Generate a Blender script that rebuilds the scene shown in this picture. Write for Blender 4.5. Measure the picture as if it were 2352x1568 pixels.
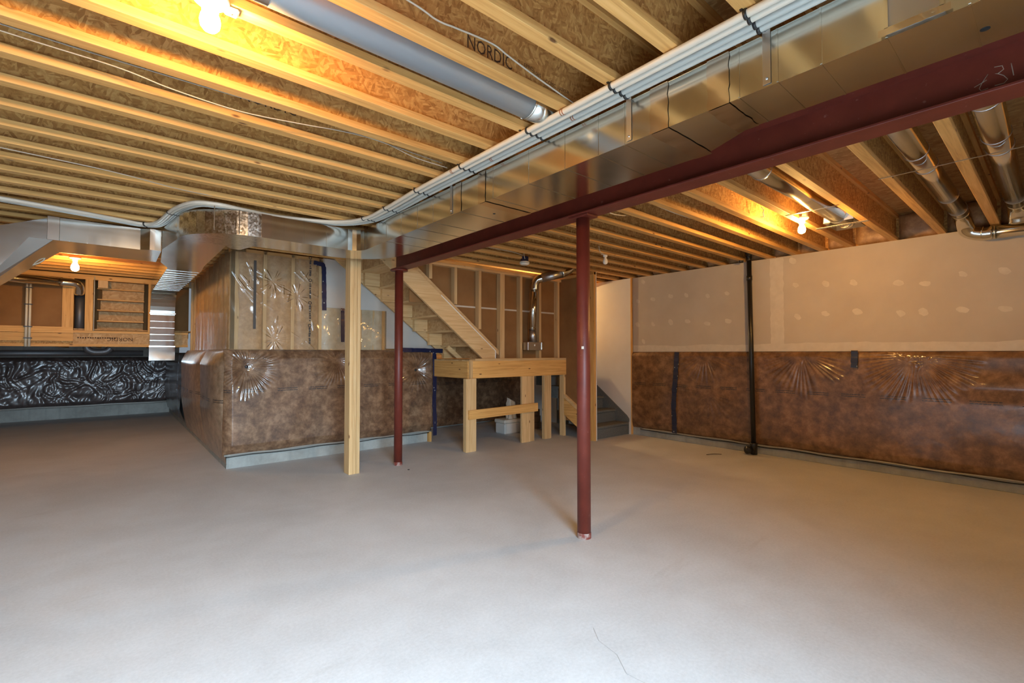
import bpy, bmesh, math, random
from mathutils import Vector, noise
random.seed(7)
for o in list(bpy.data.objects): bpy.data.objects.remove(o, do_unlink=True)
S = bpy.context.scene
COL = S.collection
PI = math.pi

# ------------------------------------------------------------------ camera, world, daylight, exposure
CAMZ = 1.33
cd = bpy.data.cameras.new('camera'); cam = bpy.data.objects.new('camera', cd); COL.objects.link(cam)
cd.sensor_width = 36.0; cd.lens = 1079/2352*36; cd.clip_start = .02; cd.clip_end = 60
a, pt = math.radians(49.5), math.asin(27/1079)
fwd = Vector((math.cos(a)*math.cos(pt), math.sin(a)*math.cos(pt), math.sin(pt)))
cam.location = (0, 0, CAMZ); cam.rotation_euler = fwd.to_track_quat('-Z', 'Y').to_euler()
S.camera = cam
W = bpy.data.worlds.new('sky'); S.world = W; W.use_nodes = True
W.node_tree.nodes['Background'].inputs[0].default_value = (.75, .87, 1, 1)
W.node_tree.nodes['Background'].inputs[1].default_value = .3
# overcast daylight falling through the sliding door behind the camera
al = bpy.data.lights.new('daylight', 'AREA'); al.shape = 'RECTANGLE'; al.size = 2.4; al.size_y = 1.9
al.energy = 690; al.spread = math.radians(110); al.color = (.60, .81, 1.0)
ao = bpy.data.objects.new('daylight', al); COL.objects.link(ao)
ao.location = (-.1, -2.1, 1.62); ao.rotation_euler = (math.radians(90-38), 0, 0)
BULB = 1350.0
S.view_settings.view_transform = 'Standard'; S.view_settings.look = 'None'
S.view_settings.exposure = 0.0; S.view_settings.gamma = 1.0; S.view_settings.use_curve_mapping = False

# ------------------------------------------------------------------ helpers
class MB:
    """collects vertices and faces in world space"""
    def __init__(s): s.v = []; s.f = []; s.sm = []
    def add(s, vs, fs, smooth=False):
        n = len(s.v); s.v += [Vector(p) for p in vs]
        for f in fs: s.f.append([i+n for i in f]); s.sm.append(smooth)
        return s
    def box(s, x0, x1, y0, y1, z0, z1, b=0.0):
        if b <= 0:
            vs = [(x, y, z) for z in (z0, z1) for y in (y0, y1) for x in (x0, x1)]
            return s.add(vs, [(0,2,3,1),(4,5,7,6),(0,1,5,4),(2,6,7,3),(0,4,6,2),(1,3,7,5)])
        bm = bmesh.new(); bmesh.ops.create_cube(bm, size=1)
        for v in bm.verts:
            v.co = Vector(((x0+x1)/2+v.co.x*(x1-x0), (y0+y1)/2+v.co.y*(y1-y0), (z0+z1)/2+v.co.z*(z1-z0)))
        bmesh.ops.bevel(bm, geom=bm.edges[:], offset=b, segments=1, affect='EDGES')
        bm.verts.index_update()
        s.add([v.co.copy() for v in bm.verts], [[v.index for v in f.verts] for f in bm.faces]); bm.free(); return s
    def obox(s, c, ax, ay, az, hx, hy, hz):
        c = Vector(c); ax = Vector(ax).normalized(); ay = Vector(ay).normalized(); az = Vector(az).normalized()
        vs = [c+ax*hx*i+ay*hy*j+az*hz*k for k in (-1,1) for j in (-1,1) for i in (-1,1)]
        return s.add(vs, [(0,2,3,1),(4,5,7,6),(0,1,5,4),(2,6,7,3),(0,4,6,2),(1,3,7,5)])
    def prism(s, pts, z0, z1, axis='z', smooth=False):
        n = len(pts)
        def P(p, h):
            return (p[0],p[1],h) if axis=='z' else ((p[0],h,p[1]) if axis=='y' else (h,p[0],p[1]))
        vs = [P(p,z0) for p in pts]+[P(p,z1) for p in pts]
        s.add(vs, [[i,(i+1)%n,n+(i+1)%n,n+i] for i in range(n)], smooth)
        m = len(s.v)-2*n
        s.f.append([m+i for i in range(n)][::-1]); s.sm.append(False)
        s.f.append([m+n+i for i in range(n)]); s.sm.append(False)
        return s
    def tube(s, path, r, n=12, cap=True, radii=None):
        path = [Vector(p) for p in path]; rings = []
        up = None
        for i, p in enumerate(path):
            t = (path[min(i+1,len(path)-1)]-path[max(i-1,0)]).normalized()
            if up is None:
                up = Vector((0,0,1)) if abs(t.z) < .9 else Vector((1,0,0))
            x = t.cross(up)
            if x.length < 1e-5: x = t.cross(Vector((0,1,0)))
            x.normalize(); y = x.cross(t).normalized(); up = y
            rr = radii[i] if radii else r
            rings.append([p+x*math.cos(2*PI*k/n)*rr+y*math.sin(2*PI*k/n)*rr for k in range(n)])
        vs = [q for R in rings for q in R]
        fs = [[i*n+k, i*n+(k+1)%n, (i+1)*n+(k+1)%n, (i+1)*n+k] for i in range(len(path)-1) for k in range(n)]
        s.add(vs, fs, True)
        if cap:
            m = len(s.v)-len(vs)
            s.f.append([m+k for k in range(n)][::-1]); s.sm.append(False)
            s.f.append([m+(len(path)-1)*n+k for k in range(n)]); s.sm.append(False)
        return s
    def lathe(s, c, prof, n=24, axis=(0,0,1)):
        """prof: (radius, height) pairs along axis from centre c"""
        az = Vector(axis).normalized(); ax = az.orthogonal().normalized(); ay = az.cross(ax); c = Vector(c)
        vs = [c+az*h+(ax*math.cos(2*PI*k/n)+ay*math.sin(2*PI*k/n))*r for r, h in prof for k in range(n)]
        fs = [[i*n+k, i*n+(k+1)%n, (i+1)*n+(k+1)%n, (i+1)*n+k] for i in range(len(prof)-1) for k in range(n)]
        return s.add(vs, fs, True)
    def grid(s, nu, nv, fn, smooth=True):
        vs = [fn(i/(nu-1), j/(nv-1)) for j in range(nv) for i in range(nu)]
        fs = [[j*nu+i, j*nu+i+1, (j+1)*nu+i+1, (j+1)*nu+i] for j in range(nv-1) for i in range(nu-1)]
        return s.add(vs, fs, smooth)

def part(name, mb, m, parent=None, label=None, loc=None, kind=None):
    base = parent_base(parent) if parent else Vector(loc or (0,0,0))
    me = bpy.data.meshes.new(name)
    me.from_pydata([tuple(p-base) for p in mb.v], [], mb.f); me.update()
    me.polygons.foreach_set('use_smooth', mb.sm)
    bm = bmesh.new(); bm.from_mesh(me); bmesh.ops.recalc_face_normals(bm, faces=bm.faces[:]); bm.to_mesh(me); bm.free()
    if isinstance(m, str): m = M[m]
    me.materials.append(m)
    o = bpy.data.objects.new(name, me); COL.objects.link(o)
    if parent: o.parent = parent
    else: o.location = base
    if label: o['label'] = label
    if kind: o['kind'] = kind
    return o
def parent_base(p):
    b = Vector((0,0,0))
    while p: b += p.location; p = p.parent
    return b
def thing(name, label, cat, loc, group=None, kind=None):
    o = bpy.data.objects.new(name, None); COL.objects.link(o); o.location = loc; o.empty_display_size = .1
    o['label'] = label
    if cat: o['category'] = cat
    if group: o['group'] = group
    if kind: o['kind'] = kind
    return o
def solo(name, mb, m, label, cat, loc=(0,0,0), group=None):
    o = part(name, mb, m, None, label, loc); o['category'] = cat
    if group: o['group'] = group
    return o
def struct(name, mb, m, label, loc=(0,0,0), cat=None):
    o = part(name, mb, m, None, label, loc); o['kind'] = 'structure'; o['category'] = cat or name.split('_')[0]
    return o
def copy_tree(o, parent=None):
    c = o.copy(); COL.objects.link(c); c.parent = parent
    for ch in list(o.children): copy_tree(ch, c)
    return c
def sub(o, nm): return [c for c in o.children if c.name.split('.')[0] == nm][0]
def place(name, me_src, loc, parent):
    """another instance of an existing part (shared mesh); loc relative to the source part"""
    c = me_src.copy(); COL.objects.link(c); c.name = name; c.parent = parent; c.location = loc
    return c
def text_part(name, txt, size, mat_, parent, origin, xdir, ydir, label=None, squash=1.0):
    cu = bpy.data.curves.new('lettering', 'FONT'); cu.body = txt; cu.size = size; cu.resolution_u = 2
    t = bpy.data.objects.new('lettering', cu); COL.objects.link(t)
    dg = bpy.context.evaluated_depsgraph_get(); dg.update()
    me = bpy.data.meshes.new_from_object(t.evaluated_get(dg))
    bpy.data.objects.remove(t); bpy.data.curves.remove(cu)
    base = parent_base(parent); X = Vector(xdir).normalized(); Y = Vector(ydir).normalized(); O = Vector(origin)
    for v in me.vertices: v.co = O+X*v.co.x+Y*v.co.y*squash-base
    me.materials.clear(); me.materials.append(M[mat_])
    o = bpy.data.objects.new(name, me); COL.objects.link(o); o.parent = parent
    if label: o['label'] = label
    return o
def spline(pts, n=12):
    """Catmull-Rom through points"""
    P = [Vector(p) for p in pts]; P = [P[0]*2-P[1]]+P+[P[-1]*2-P[-2]]; out = []
    for i in range(1, len(P)-2):
        for k in range(n):
            t = k/n
            out.append(.5*((2*P[i])+(P[i+1]-P[i-1])*t+(2*P[i-1]-5*P[i]+4*P[i+1]-P[i+2])*t*t+(3*P[i]-P[i-1]-3*P[i+1]+P[i+2])*t**3))
    out.append(P[-2]); return out
ORD = ['first','second','third','fourth','fifth','sixth','seventh','eighth','ninth','tenth','eleventh','twelfth','thirteenth','fourteenth','fifteenth','sixteenth','seventeenth','eighteenth','nineteenth','twentieth','twenty-first','twenty-second','twenty-third','twenty-fourth','twenty-fifth','twenty-sixth','twenty-seventh','twenty-eighth','twenty-ninth','thirtieth']

# ------------------------------------------------------------------ materials
M = {}
class NT:
    def __init__(s, name):
        m = bpy.data.materials.new(name); m.use_nodes = True; s.m = m; s.t = m.node_tree; M[name] = m
        s.b = s.t.nodes['Principled BSDF']; s.out = s.t.nodes['Material Output']
    def n(s, kind, **kw):
        x = s.t.nodes.new(kind)
        for k, v in kw.items():
            if k in x.inputs: x.inputs[k].default_value = v
            else: setattr(x, k, v)
        return x
    def l(s, a_, b_): s.t.links.new(a_, b_)
    def coords(s, scale=(1,1,1), rand=True, kind='Object'):
        tc = s.n('ShaderNodeTexCoord'); mp = s.n('ShaderNodeMapping'); mp.inputs['Scale'].default_value = scale
        s.l(tc.outputs[kind], mp.inputs['Vector'])
        if rand:
            oi = s.n('ShaderNodeObjectInfo'); ml = s.n('ShaderNodeMath', operation='MULTIPLY'); ml.inputs[1].default_value = 37
            s.l(oi.outputs['Random'], ml.inputs[0]); cb = s.n('ShaderNodeCombineXYZ')
            for i in range(3): s.l(ml.outputs[0], cb.inputs[i])
            s.l(cb.outputs[0], mp.inputs['Location'])
        return mp.outputs[0]
    def noise(s, vec, scale, detail=4, rough=.55, dist=0):
        x = s.n('ShaderNodeTexNoise'); x.inputs['Scale'].default_value = scale; x.inputs['Detail'].default_value = detail
        x.inputs['Roughness'].default_value = rough; x.inputs['Distortion'].default_value = dist
        s.l(vec, x.inputs['Vector']); return x.outputs[0]
    def ramp(s, fac, stops):
        x = s.n('ShaderNodeValToRGB'); e = x.color_ramp.elements
        while len(e) < len(stops): e.new(.5)
        for q, (p, c) in zip(e, stops): q.position = p; q.color = (*c, 1) if len(c) == 3 else c
        s.l(fac, x.inputs[0]); return x.outputs[0]
    def mix(s, fac, a_, b_, mode='MIX'):
        x = s.n('ShaderNodeMix', data_type='RGBA', blend_type=mode)
        for v, i in ((fac, 0), (a_, 6), (b_, 7)):
            if isinstance(v, (int, float)): x.inputs[i].default_value = v
            elif isinstance(v, tuple): x.inputs[i].default_value = (*v, 1)
            else: s.l(v, x.inputs[i])
        return x.outputs[2]
    def bump(s, h, strength=.3, dist=.01):
        x = s.n('ShaderNodeBump'); x.inputs['Strength'].default_value = strength; x.inputs['Distance'].default_value = dist
        s.l(h, x.inputs['Height']); s.l(x.outputs[0], s.b.inputs['Normal'])
    def set(s, **kw):
        for k, v in kw.items():
            k = k.replace('_', ' ')
            i = s.b.inputs[k]
            if isinstance(v, tuple): i.default_value = (*v, 1) if len(v) == 3 else v
            elif isinstance(v, (int, float)): i.default_value = v
            else: s.l(v, i)
        return s

def flat(name, c, rough=.6, metal=0., **kw):
    t = NT(name); t.set(Base_Color=c, Roughness=rough, Metallic=metal, **kw); return t
def lumber(name, axis, c0, c1, c2):
    t = NT(name)
    sc = {'x': (1.2, 26, 26), 'y': (26, 1.2, 26), 'z': (26, 26, 1.2)}[axis]
    v = t.coords(sc); g = t.noise(v, 1.6, 5, .6, .6)
    col = t.ramp(g, [(.28, c0), (.5, c1), (.72, c2)])
    sk = {'x': (5, 14, 14), 'y': (14, 5, 14), 'z': (14, 14, 5)}[axis]
    vo = t.n('ShaderNodeTexVoronoi'); vo.inputs['Scale'].default_value = .75; t.l(t.coords(sk), vo.inputs['Vector'])
    kn = t.ramp(vo.outputs['Distance'], [(.05, (1,1,1)), (.11, (0,0,0))])
    col = t.mix(kn, col, (.16, .07, .025))
    oi = t.n('ShaderNodeObjectInfo'); tint = t.ramp(oi.outputs['Random'], [(0, (.86,.84,.80)), (1, (1.08,1.06,1.02))])
    col = t.mix(1.0, col, tint, 'MULTIPLY')
    t.set(Base_Color=col, Roughness=.62); t.b.inputs['Specular IOR Level'].default_value = .3
    t.bump(g, .25, .002)
LC = ((.50,.255,.075), (.67,.372,.12), (.77,.465,.175))
for ax in 'xyz': lumber('lumber_'+ax, ax, *LC)
PC = ((.54,.33,.145), (.66,.44,.215), (.74,.53,.29))
for ax in 'xyz': lumber('pale_lumber_'+ax, ax, *PC)
def osb(name, c0, c1, c2, sc=(1,1,1)):
    t = NT(name); v = t.coords(sc)
    outs = []
    for k, (an, scl) in enumerate(((.25, (20, 30, 85)), (1.25, (20, 30, 85)), (2.2, (26, 30, 70)))):
        m0 = t.n('ShaderNodeMapping'); m0.inputs['Rotation'].default_value = (0, an, .2*k); t.l(v, m0.inputs['Vector'])
        mp = t.n('ShaderNodeMapping'); mp.inputs['Scale'].default_value = scl; t.l(m0.outputs[0], mp.inputs['Vector'])
        vo = t.n('ShaderNodeTexVoronoi'); vo.inputs['Scale'].default_value = 1.0; t.l(mp.outputs[0], vo.inputs['Vector'])
        sep = t.n('ShaderNodeSeparateColor'); t.l(vo.outputs['Color'], sep.inputs[0]); outs.append(sep.outputs[0])
    f1 = t.mix(t.ramp(t.noise(v, 22, 3), [(.44, (0,0,0)), (.56, (1,1,1))]), outs[0], outs[1]); f2 = t.mix(t.ramp(t.noise(v, 17, 3, .6, .5), [(.48, (0,0,0)), (.6, (1,1,1))]), f1, outs[2])
    f3 = t.mix(.3, f2, t.noise(v, 5, 4))
    col = t.ramp(f3, [(.12, c0), (.5, c1), (.9, c2)])
    t.set(Base_Color=col, Roughness=.7); t.b.inputs['Specular IOR Level'].default_value = .25
    t.bump(f2, .25, .002)
osb('osb_web', (.36,.165,.045), (.56,.29,.085), (.74,.45,.165))
osb('osb_deck', (.34,.18,.065), (.46,.27,.105), (.56,.36,.16), (.6,.6,.6))
osb('osb_tread', (.40,.23,.09), (.50,.31,.14), (.60,.40,.2), (.5,.5,.5))

# concrete floor
t = NT('concrete_floor'); v = t.coords((1,1,1), False)
big = t.noise(v, .9, 5, .6, .5); mid = t.noise(v, 5, 6, .65); fine = t.noise(v, 60, 4, .7)
col = t.ramp(big, [(.3, (.46,.455,.45)), (.55, (.56,.555,.55)), (.75, (.63,.63,.63))])
col = t.mix(.35, col, t.ramp(mid, [(.3, (.48,.475,.47)), (.7, (.62,.62,.62))]), 'MIX')
st = t.noise(t.coords((.25, 1.3, 1), False), 1.6, 6, .7, 1.2)
col = t.mix(t.ramp(st, [(.62, (0,0,0)), (.78, (.45,.45,.45))]), col, (.36,.33,.29))
col = t.mix(.12, col, t.ramp(fine, [(.3, (.2,.2,.2)), (.7, (.9,.9,.9))]), 'OVERLAY')
t.set(Base_Color=col, Roughness=t.ramp(mid, [(.3, (.5,.5,.5)), (.7, (.72,.72,.72))]))
t.b.inputs['Specular IOR Level'].default_value = .35
t.bump(fine, .12, .002)
# poured concrete of the foundation
t = NT('foundation'); v = t.coords((1,1,1), False)
n1 = t.noise(v, 3, 6, .7); st = t.noise(t.coords((9, 9, .5), False), 1, 3)
col = t.ramp(n1, [(.3, (.26,.26,.235)), (.7, (.42,.43,.40))])
col = t.mix(t.ramp(st, [(.55, (0,0,0)), (.65, (.35,.35,.35))]), col, (.22,.24,.22))
t.set(Base_Color=col, Roughness=.85); t.bump(n1, .3, .004)
# galvanised sheet
def galv(name, c0, c1, r0, r1, sc=3, spangle=0.0):
    t = NT(name); v = t.coords((1,1,1))
    n1 = t.noise(v, sc, 2, .5)
    vo = t.n('ShaderNodeTexVoronoi'); vo.inputs['Scale'].default_value = 75; t.l(v, vo.inputs['Vector'])
    sep = t.n('ShaderNodeSeparateColor'); t.l(vo.outputs['Color'], sep.inputs[0])
    f = t.mix(spangle, n1, sep.outputs[0]) if spangle else n1
    t.set(Base_Color=t.ramp(f, [(.25, c0), (.8, c1)]), Metallic=1.0, Roughness=t.ramp(f, [(.25, (r0,)*3), (.8, (r1,)*3)]))
    t.bump(n1, .06, .012)
galv('galvanised', (.66,.67,.63), (.74,.75,.71), .13, .20)
galv('galvanised_dull', (.50,.51,.53), (.58,.59,.61), .30, .38)
galv('galvanised_spangle', (.50,.50,.47), (.80,.80,.76), .16, .26, 4, .6)
galv('galvanised_mid', (.56,.57,.55), (.66,.67,.65), .11, .15)
flat('foil_tape', (.66,.60,.53), .17, 1.0)
# red oxide primer
t = NT('red_primer'); v = t.coords((1,1,1)); n1 = t.noise(v, 6, 5, .6); sp = t.noise(v, 38, 2)
col = t.ramp(n1, [(.3, (.118,.018,.010)), (.7, (.165,.027,.015))])
col = t.mix(t.ramp(sp, [(.70, (0,0,0)), (.76, (.3,.3,.3))]), col, (.40,.24,.2))
t.set(Base_Color=col, Roughness=.46); t.bump(n1, .1, .003)
# drywall paper and back paper, paint
t = NT('drywall_paper'); v = t.coords((1,1,1), False); n1 = t.noise(v, 2.2, 4); n2 = t.noise(v, 70, 3)
col = t.ramp(n1, [(.3, (.47,.41,.335)), (.7, (.53,.47,.39))])
t.set(Base_Color=col, Roughness=.85); t.b.inputs['Specular IOR Level'].default_value = .2; t.bump(n2, .08, .001)
t = NT('joint_compound'); n2 = t.noise(t.coords((1,1,1), False), 12, 4)
t.set(Base_Color=t.ramp(n2, [(.3, (.56,.505,.42)), (.7, (.63,.57,.48))]), Roughness=.8)
t = NT('backing_paper'); n1 = t.noise(t.coords((1,1,1), False), 3, 5)
t.set(Base_Color=t.ramp(n1, [(.3, (.235,.115,.042)), (.7, (.30,.155,.06))]), Roughness=.9); t.b.inputs['Specular IOR Level'].default_value = .15
t = NT('white_wall'); n1 = t.noise(t.coords((1,1,1), False), 2, 4)
t.set(Base_Color=t.ramp(n1, [(.3, (.68,.655,.60)), (.7, (.75,.73,.68))]), Roughness=.8)
t = NT('grey_drywall'); n1 = t.noise(t.coords((1,1,1), False), 2, 4)
t.set(Base_Color=t.ramp(n1, [(.3, (.48,.45,.405)), (.7, (.54,.51,.465))]), Roughness=.85)
# insulation seen through polyethylene: printed line of small lettering at mid height
def insulation(name, c0, c1, c2, coat_r, fibre=5.0, printed=None, spec=.5):
    t = NT(name); v = t.coords((1,1,1), False)
    n1 = t.noise(v, fibre*1.7, 9, .72, .15); n2 = t.noise(v, 2.1, 4, .6)
    col = t.ramp(n1, [(.36, c0), (.5, c1), (.64, c2)])
    col = t.mix(.6, col, t.ramp(n2, [(.3, (.35,.35,.35)), (.7, (.75,.75,.75))]), 'OVERLAY')
    if printed:
        ax, z0 = printed
        tc = t.n('ShaderNodeTexCoord'); sp = t.n('ShaderNodeSeparateXYZ'); t.l(tc.outputs['Object'], sp.inputs[0])
        def band(zc, hw):
            s1 = t.n('ShaderNodeMath', operation='SUBTRACT'); t.l(sp.outputs[2], s1.inputs[0]); s1.inputs[1].default_value = zc
            s2 = t.n('ShaderNodeMath', operation='ABSOLUTE'); t.l(s1.outputs[0], s2.inputs[0])
            s3 = t.n('ShaderNodeMath', operation='LESS_THAN'); t.l(s2.outputs[0], s3.inputs[0]); s3.inputs[1].default_value = hw
            return s3.outputs[0]
        m1 = t.n('ShaderNodeMath', operation='MAXIMUM'); t.l(band(z0, .0055), m1.inputs[0]); t.l(band(z0-.024, .0055), m1.inputs[1])
        # blocks .22 long every .36
        fr = t.n('ShaderNodeMath', operation='MODULO'); q = t.n('ShaderNodeMath', operation='ADD'); t.l(sp.outputs[ax], q.inputs[0]); q.inputs[1].default_value = 40.
        t.l(q.outputs[0], fr.inputs[0]); fr.inputs[1].default_value = .36
        lt = t.n('ShaderNodeMath', operation='LESS_THAN'); t.l(fr.outputs[0], lt.inputs[0]); lt.inputs[1].default_value = .23
        m2 = t.n('ShaderNodeMath', operation='MULTIPLY'); t.l(m1.outputs[0], m2.inputs[0]); t.l(lt.outputs[0], m2.inputs[1])
        sc = [220, 220, 220]; let = t.noise(t.coords((110,110,110), False), 1, 1)
        gt = t.n('ShaderNodeMath', operation='GREATER_THAN'); t.l(let, gt.inputs[0]); gt.inputs[1].default_value = .42
        m3 = t.n('ShaderNodeMath', operation='MULTIPLY'); t.l(m2.outputs[0], m3.inputs[0]); t.l(gt.outputs[0], m3.inputs[1])
        col = t.mix(m3.outputs[0], col, (.03,.022,.02))
    t.set(Base_Color=col, Roughness=.55, Coat_Weight=1.0, Coat_Roughness=coat_r)
    t.b.inputs['Specular IOR Level'].default_value = spec
    t.b.inputs['Coat IOR'].default_value = 1.5
    w = t.noise(v, 14, 3, .5, .4); bp = t.n('ShaderNodeBump'); bp.inputs['Strength'].default_value = .25; bp.inputs['Distance'].default_value = .006
    t.l(w, bp.inputs['Height']); t.l(bp.outputs[0], t.b.inputs['Coat Normal'])
    return t
insulation('blanket_right', (.085,.035,.013), (.165,.078,.03), (.25,.13,.058), .13, 5, (1, .735))
insulation('blanket_front', (.085,.038,.017), (.165,.085,.041), (.27,.155,.083), .10, 6, (0, .755))
insulation('blanket_side', (.17,.10,.055), (.24,.15,.088), (.30,.20,.125), .25, 5, (1, .735))
insulation('blanket_shaded', (.035,.024,.022), (.06,.04,.036), (.085,.06,.055), .22, 4)  # shade under the sunken floor is put into this dark colour
insulation('batt', (.29,.15,.055), (.39,.215,.09), (.50,.30,.14), .6, 8)
insulation('pale_batt', (.44,.37,.25), (.50,.43,.30), (.56,.48,.36), .5, 6)
# clear vapour-barrier film
for nm, hz, ior, rg in (('poly_film', .26, 1.6, .09), ('poly_film_side', .38, 1.22, .16)):
    t = NT(nm); t.t.nodes.remove(t.b)
    tr = t.n('ShaderNodeBsdfTransparent'); gl = t.n('ShaderNodeBsdfGlossy'); gl.inputs['Roughness'].default_value = rg
    df = t.n('ShaderNodeBsdfDiffuse'); df.inputs['Color'].default_value = (.58,.40,.22,1)
    fr = t.n('ShaderNodeFresnel'); fr.inputs['IOR'].default_value = ior
    m1 = t.n('ShaderNodeMixShader'); m1.inputs[0].default_value = hz; t.l(tr.outputs[0], m1.inputs[1]); t.l(df.outputs[0], m1.inputs[2])
    m2 = t.n('ShaderNodeMixShader'); m2.inputs[0].default_value = .05
    if nm == 'poly_film': t.l(fr.outputs[0], m2.inputs[0])
    t.l(m1.outputs[0], m2.inputs[1]); t.l(gl.outputs[0], m2.inputs[2])
    t.l(m2.outputs[0], t.out.inputs['Surface'])
# window glass
t = NT('window_glass'); t.t.nodes.remove(t.b)
tr = t.n('ShaderNodeBsdfTransparent'); gl = t.n('ShaderNodeBsdfGlossy'); gl.inputs['Roughness'].default_value = .0
m1 = t.n('ShaderNodeMixShader'); m1.inputs[0].default_value = .06; t.l(tr.outputs[0], m1.inputs[1]); t.l(gl.outputs[0], m1.inputs[2]); t.l(m1.outputs[0], t.out.inputs['Surface'])
# sheathing tape with pale specks
t = NT('blue_tape'); vo = t.n('ShaderNodeTexVoronoi'); vo.inputs['Scale'].default_value = 16; t.l(t.coords((1,1,1), False), vo.inputs['Vector'])
col = t.ramp(vo.outputs['Distance'], [(.10, (.42,.44,.40)), (.16, (.008,.014,.05))])
t.set(Base_Color=col, Roughness=.3, Coat_Weight=.6)
flat('white_pex', (.60,.55,.46), .38); flat('grey_pex', (.44,.45,.415), .38)
flat('black_plastic', (.012,.012,.012), .45); flat('white_plastic', (.80,.78,.72), .4); flat('abs_pipe', (.014,.013,.012), .32)
flat('copper_ring', (.35,.13,.06), .4, .6); flat('white_cable', (.66,.60,.47), .5); flat('print_ink', (.06,.025,.01), .8)
flat('chalk', (.42,.34,.27), .9); flat('film_ink', (.06,.045,.035), .6); flat('frame_white', (.8,.8,.8), .4)
flat('carpet', (.105,.108,.10), .95); flat('steel', (.55,.55,.55), .3, 1.0); flat('dark_hole', (.004,.004,.004), .9)
flat('bag_paper', (.62,.58,.50), .8); flat('styrofoam', (.62,.60,.56), .8); flat('cardboard', (.20,.11,.05), .9)
flat('shaded_duct', (.12,.12,.125), .5, .6); flat('pink_batt', (.44,.29,.17), .9); flat('bulb_off', (.85,.82,.74), .25)  # first entry: duct tone darkened to carry the shade at the far wall
flat('grey_cable', (.40,.35,.27), .5); flat('daylit_duct', (.40,.435,.46), .42, .35)  # the duct's blue-grey has the daylight on it mixed into the colour
flat('back_wall', (.50,.47,.43), .85); flat('crack', (.36,.35,.335), .9)
t = NT('carpet'); n1 = t.noise(t.coords((1,1,1), False), 140, 3)
t.set(Base_Color=t.ramp(n1, [(.3, (.095,.098,.092)), (.7, (.20,.205,.19))]), Roughness=.97); t.b.inputs['Specular IOR Level'].default_value = .1; t.bump(n1, .6, .006)
for nm, k in (('lit_bulb', 1.0), ('lit_bulb_small', .32)):
    t = NT(nm); t.set(Base_Color=(1,.9,.7), Emission_Color=(1.0,.53,.145), Emission_Strength=BULB*k)

# ------------------------------------------------------------------ the room
ZJ = 2.573; ZT = 2.875; XW = 6.56; XL = -2.6; YB = -1.6
SL = struct('floor', MB().box(XL-.2, 7.4, YB-.2, 13.6, -.12, 0), 'concrete_floor', 'pale grey trowelled concrete basement floor')
# crack in the slab
cr = MB(); pts = [(1.62,1.02),(1.66,1.12),(1.65,1.2),(1.72,1.3),(1.74,1.42),(1.80,1.5)]
for i in range(len(pts)-1):
    (x0,y0),(x1,y1) = pts[i], pts[i+1]; d = Vector((x1-x0,y1-y0,0)).normalized(); nrm = Vector((-d.y,d.x,0))*.0008
    cr.add([Vector((x0,y0,.0012))-nrm, Vector((x0,y0,.0012))+nrm, Vector((x1,y1,.0012))+nrm, Vector((x1,y1,.0012))-nrm], [(0,1,2,3)])
part('crack', cr, 'crack', SL)
# subfloor deck: individual sheets
CE = thing('ceiling', 'brown plywood subfloor sheets above the joists', 'ceiling', (2,4,ZT), kind='structure')
x = XL-.1; sheet = 0
while x < 7.2:
    x1 = min(x+2.44, 7.2); y = YB-.1+(-.6 if sheet % 2 else 0)
    while y < 13.5:
        y0 = max(y, YB-.1); y1 = min(y+1.22, 13.5)
        part('deck_sheet', MB().box(x+.002, x1-.002, y0+.002, y1-.002, ZT, ZT+.018), 'osb_deck', CE)
        y += 1.22
    x += 2.44; sheet += 1
part('deck_backing', MB().box(XL-.2, 7.4, YB-.2, 13.6, ZT+.0185, ZT+.05), 'osb_deck', CE)

# right wall: foundation below, drywall above
WR = thing('wall_right', 'tan unfinished drywall over a concrete foundation on the right', 'wall', (6.8, 1.5, 0), kind='structure')
part('foundation', MB().box(XW+.02, XW+.3, YB-.2, 7.4, 0, ZJ), 'foundation', WR)
part('footing_curb', MB().box(XW-.005, XW+.04, YB, 4.62, 0, .125, .004), 'foundation', WR)
for y0, y1 in ((YB-.1, 2.395), (2.397, 4.60)):
    part('drywall_sheet', MB().box(XW, XW+.018, y0, y1, 1.352, ZJ), 'drywall_paper', WR)
def wavy_strip(name, pts_lo, pts_hi, x):
    m = MB(); n = len(pts_lo)
    vs = [(x, p[0], p[1]) for p in pts_lo]+[(x, p[0], p[1]) for p in pts_hi]
    m.add(vs, [[i, i+1, n+i+1, n+i] for i in range(n-1)]); return part(name, m, 'joint_compound', WR)
N = 120
lo = [(YB+(4.6-YB)*i/N, 1.354) for i in range(N+1)]
hi = [(YB+(4.6-YB)*i/N, 1.455+.02*noise.noise(Vector((i*.13, 1.7, 0)))+.012*noise.noise(Vector((i*.6, 4.1, 0)))) for i in range(N+1)]
wavy_strip('joint_compound', lo, hi, XW-.0015)
m = MB(); n = 60; vs = []
for i in range(n+1):
    z = 1.44+(2.56-1.44)*i/n
    vs.append((XW-.0014, 2.385-.075-.012*noise.noise(Vector((i*.25, 9, 0))), z)); vs.append((XW-.0014, 2.385+.085+.014*noise.noise(Vector((i*.25, 3, 0))), z))
m.add(vs, [[2*i, 2*i+1, 2*i+3, 2*i+2] for i in range(n)]); part('joint_compound', m, 'joint_compound', WR)
spots = [(4.5,2.18),(4.22,2.19),(3.91,2.21),(3.65,2.20),(3.32,2.16),(3.04,2.17),(4.51,1.8),(4.22,1.79),(3.91,1.81),(3.63,1.81),(3.33,1.76),(3.03,1.78),
         (2.17,2.19),(1.84,2.17),(1.56,2.15),(1.15,2.10),(.93,2.07),(.64,2.13),(.35,2.13),(2.15,1.79),(1.85,1.81),(1.53,1.81),(1.14,1.77),(.95,1.77),(.65,1.77),(.35,1.76),
         (2.2,2.50),(4.4,2.49),(4.4,1.52),(.02,2.12),(.02,1.76)]
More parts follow.
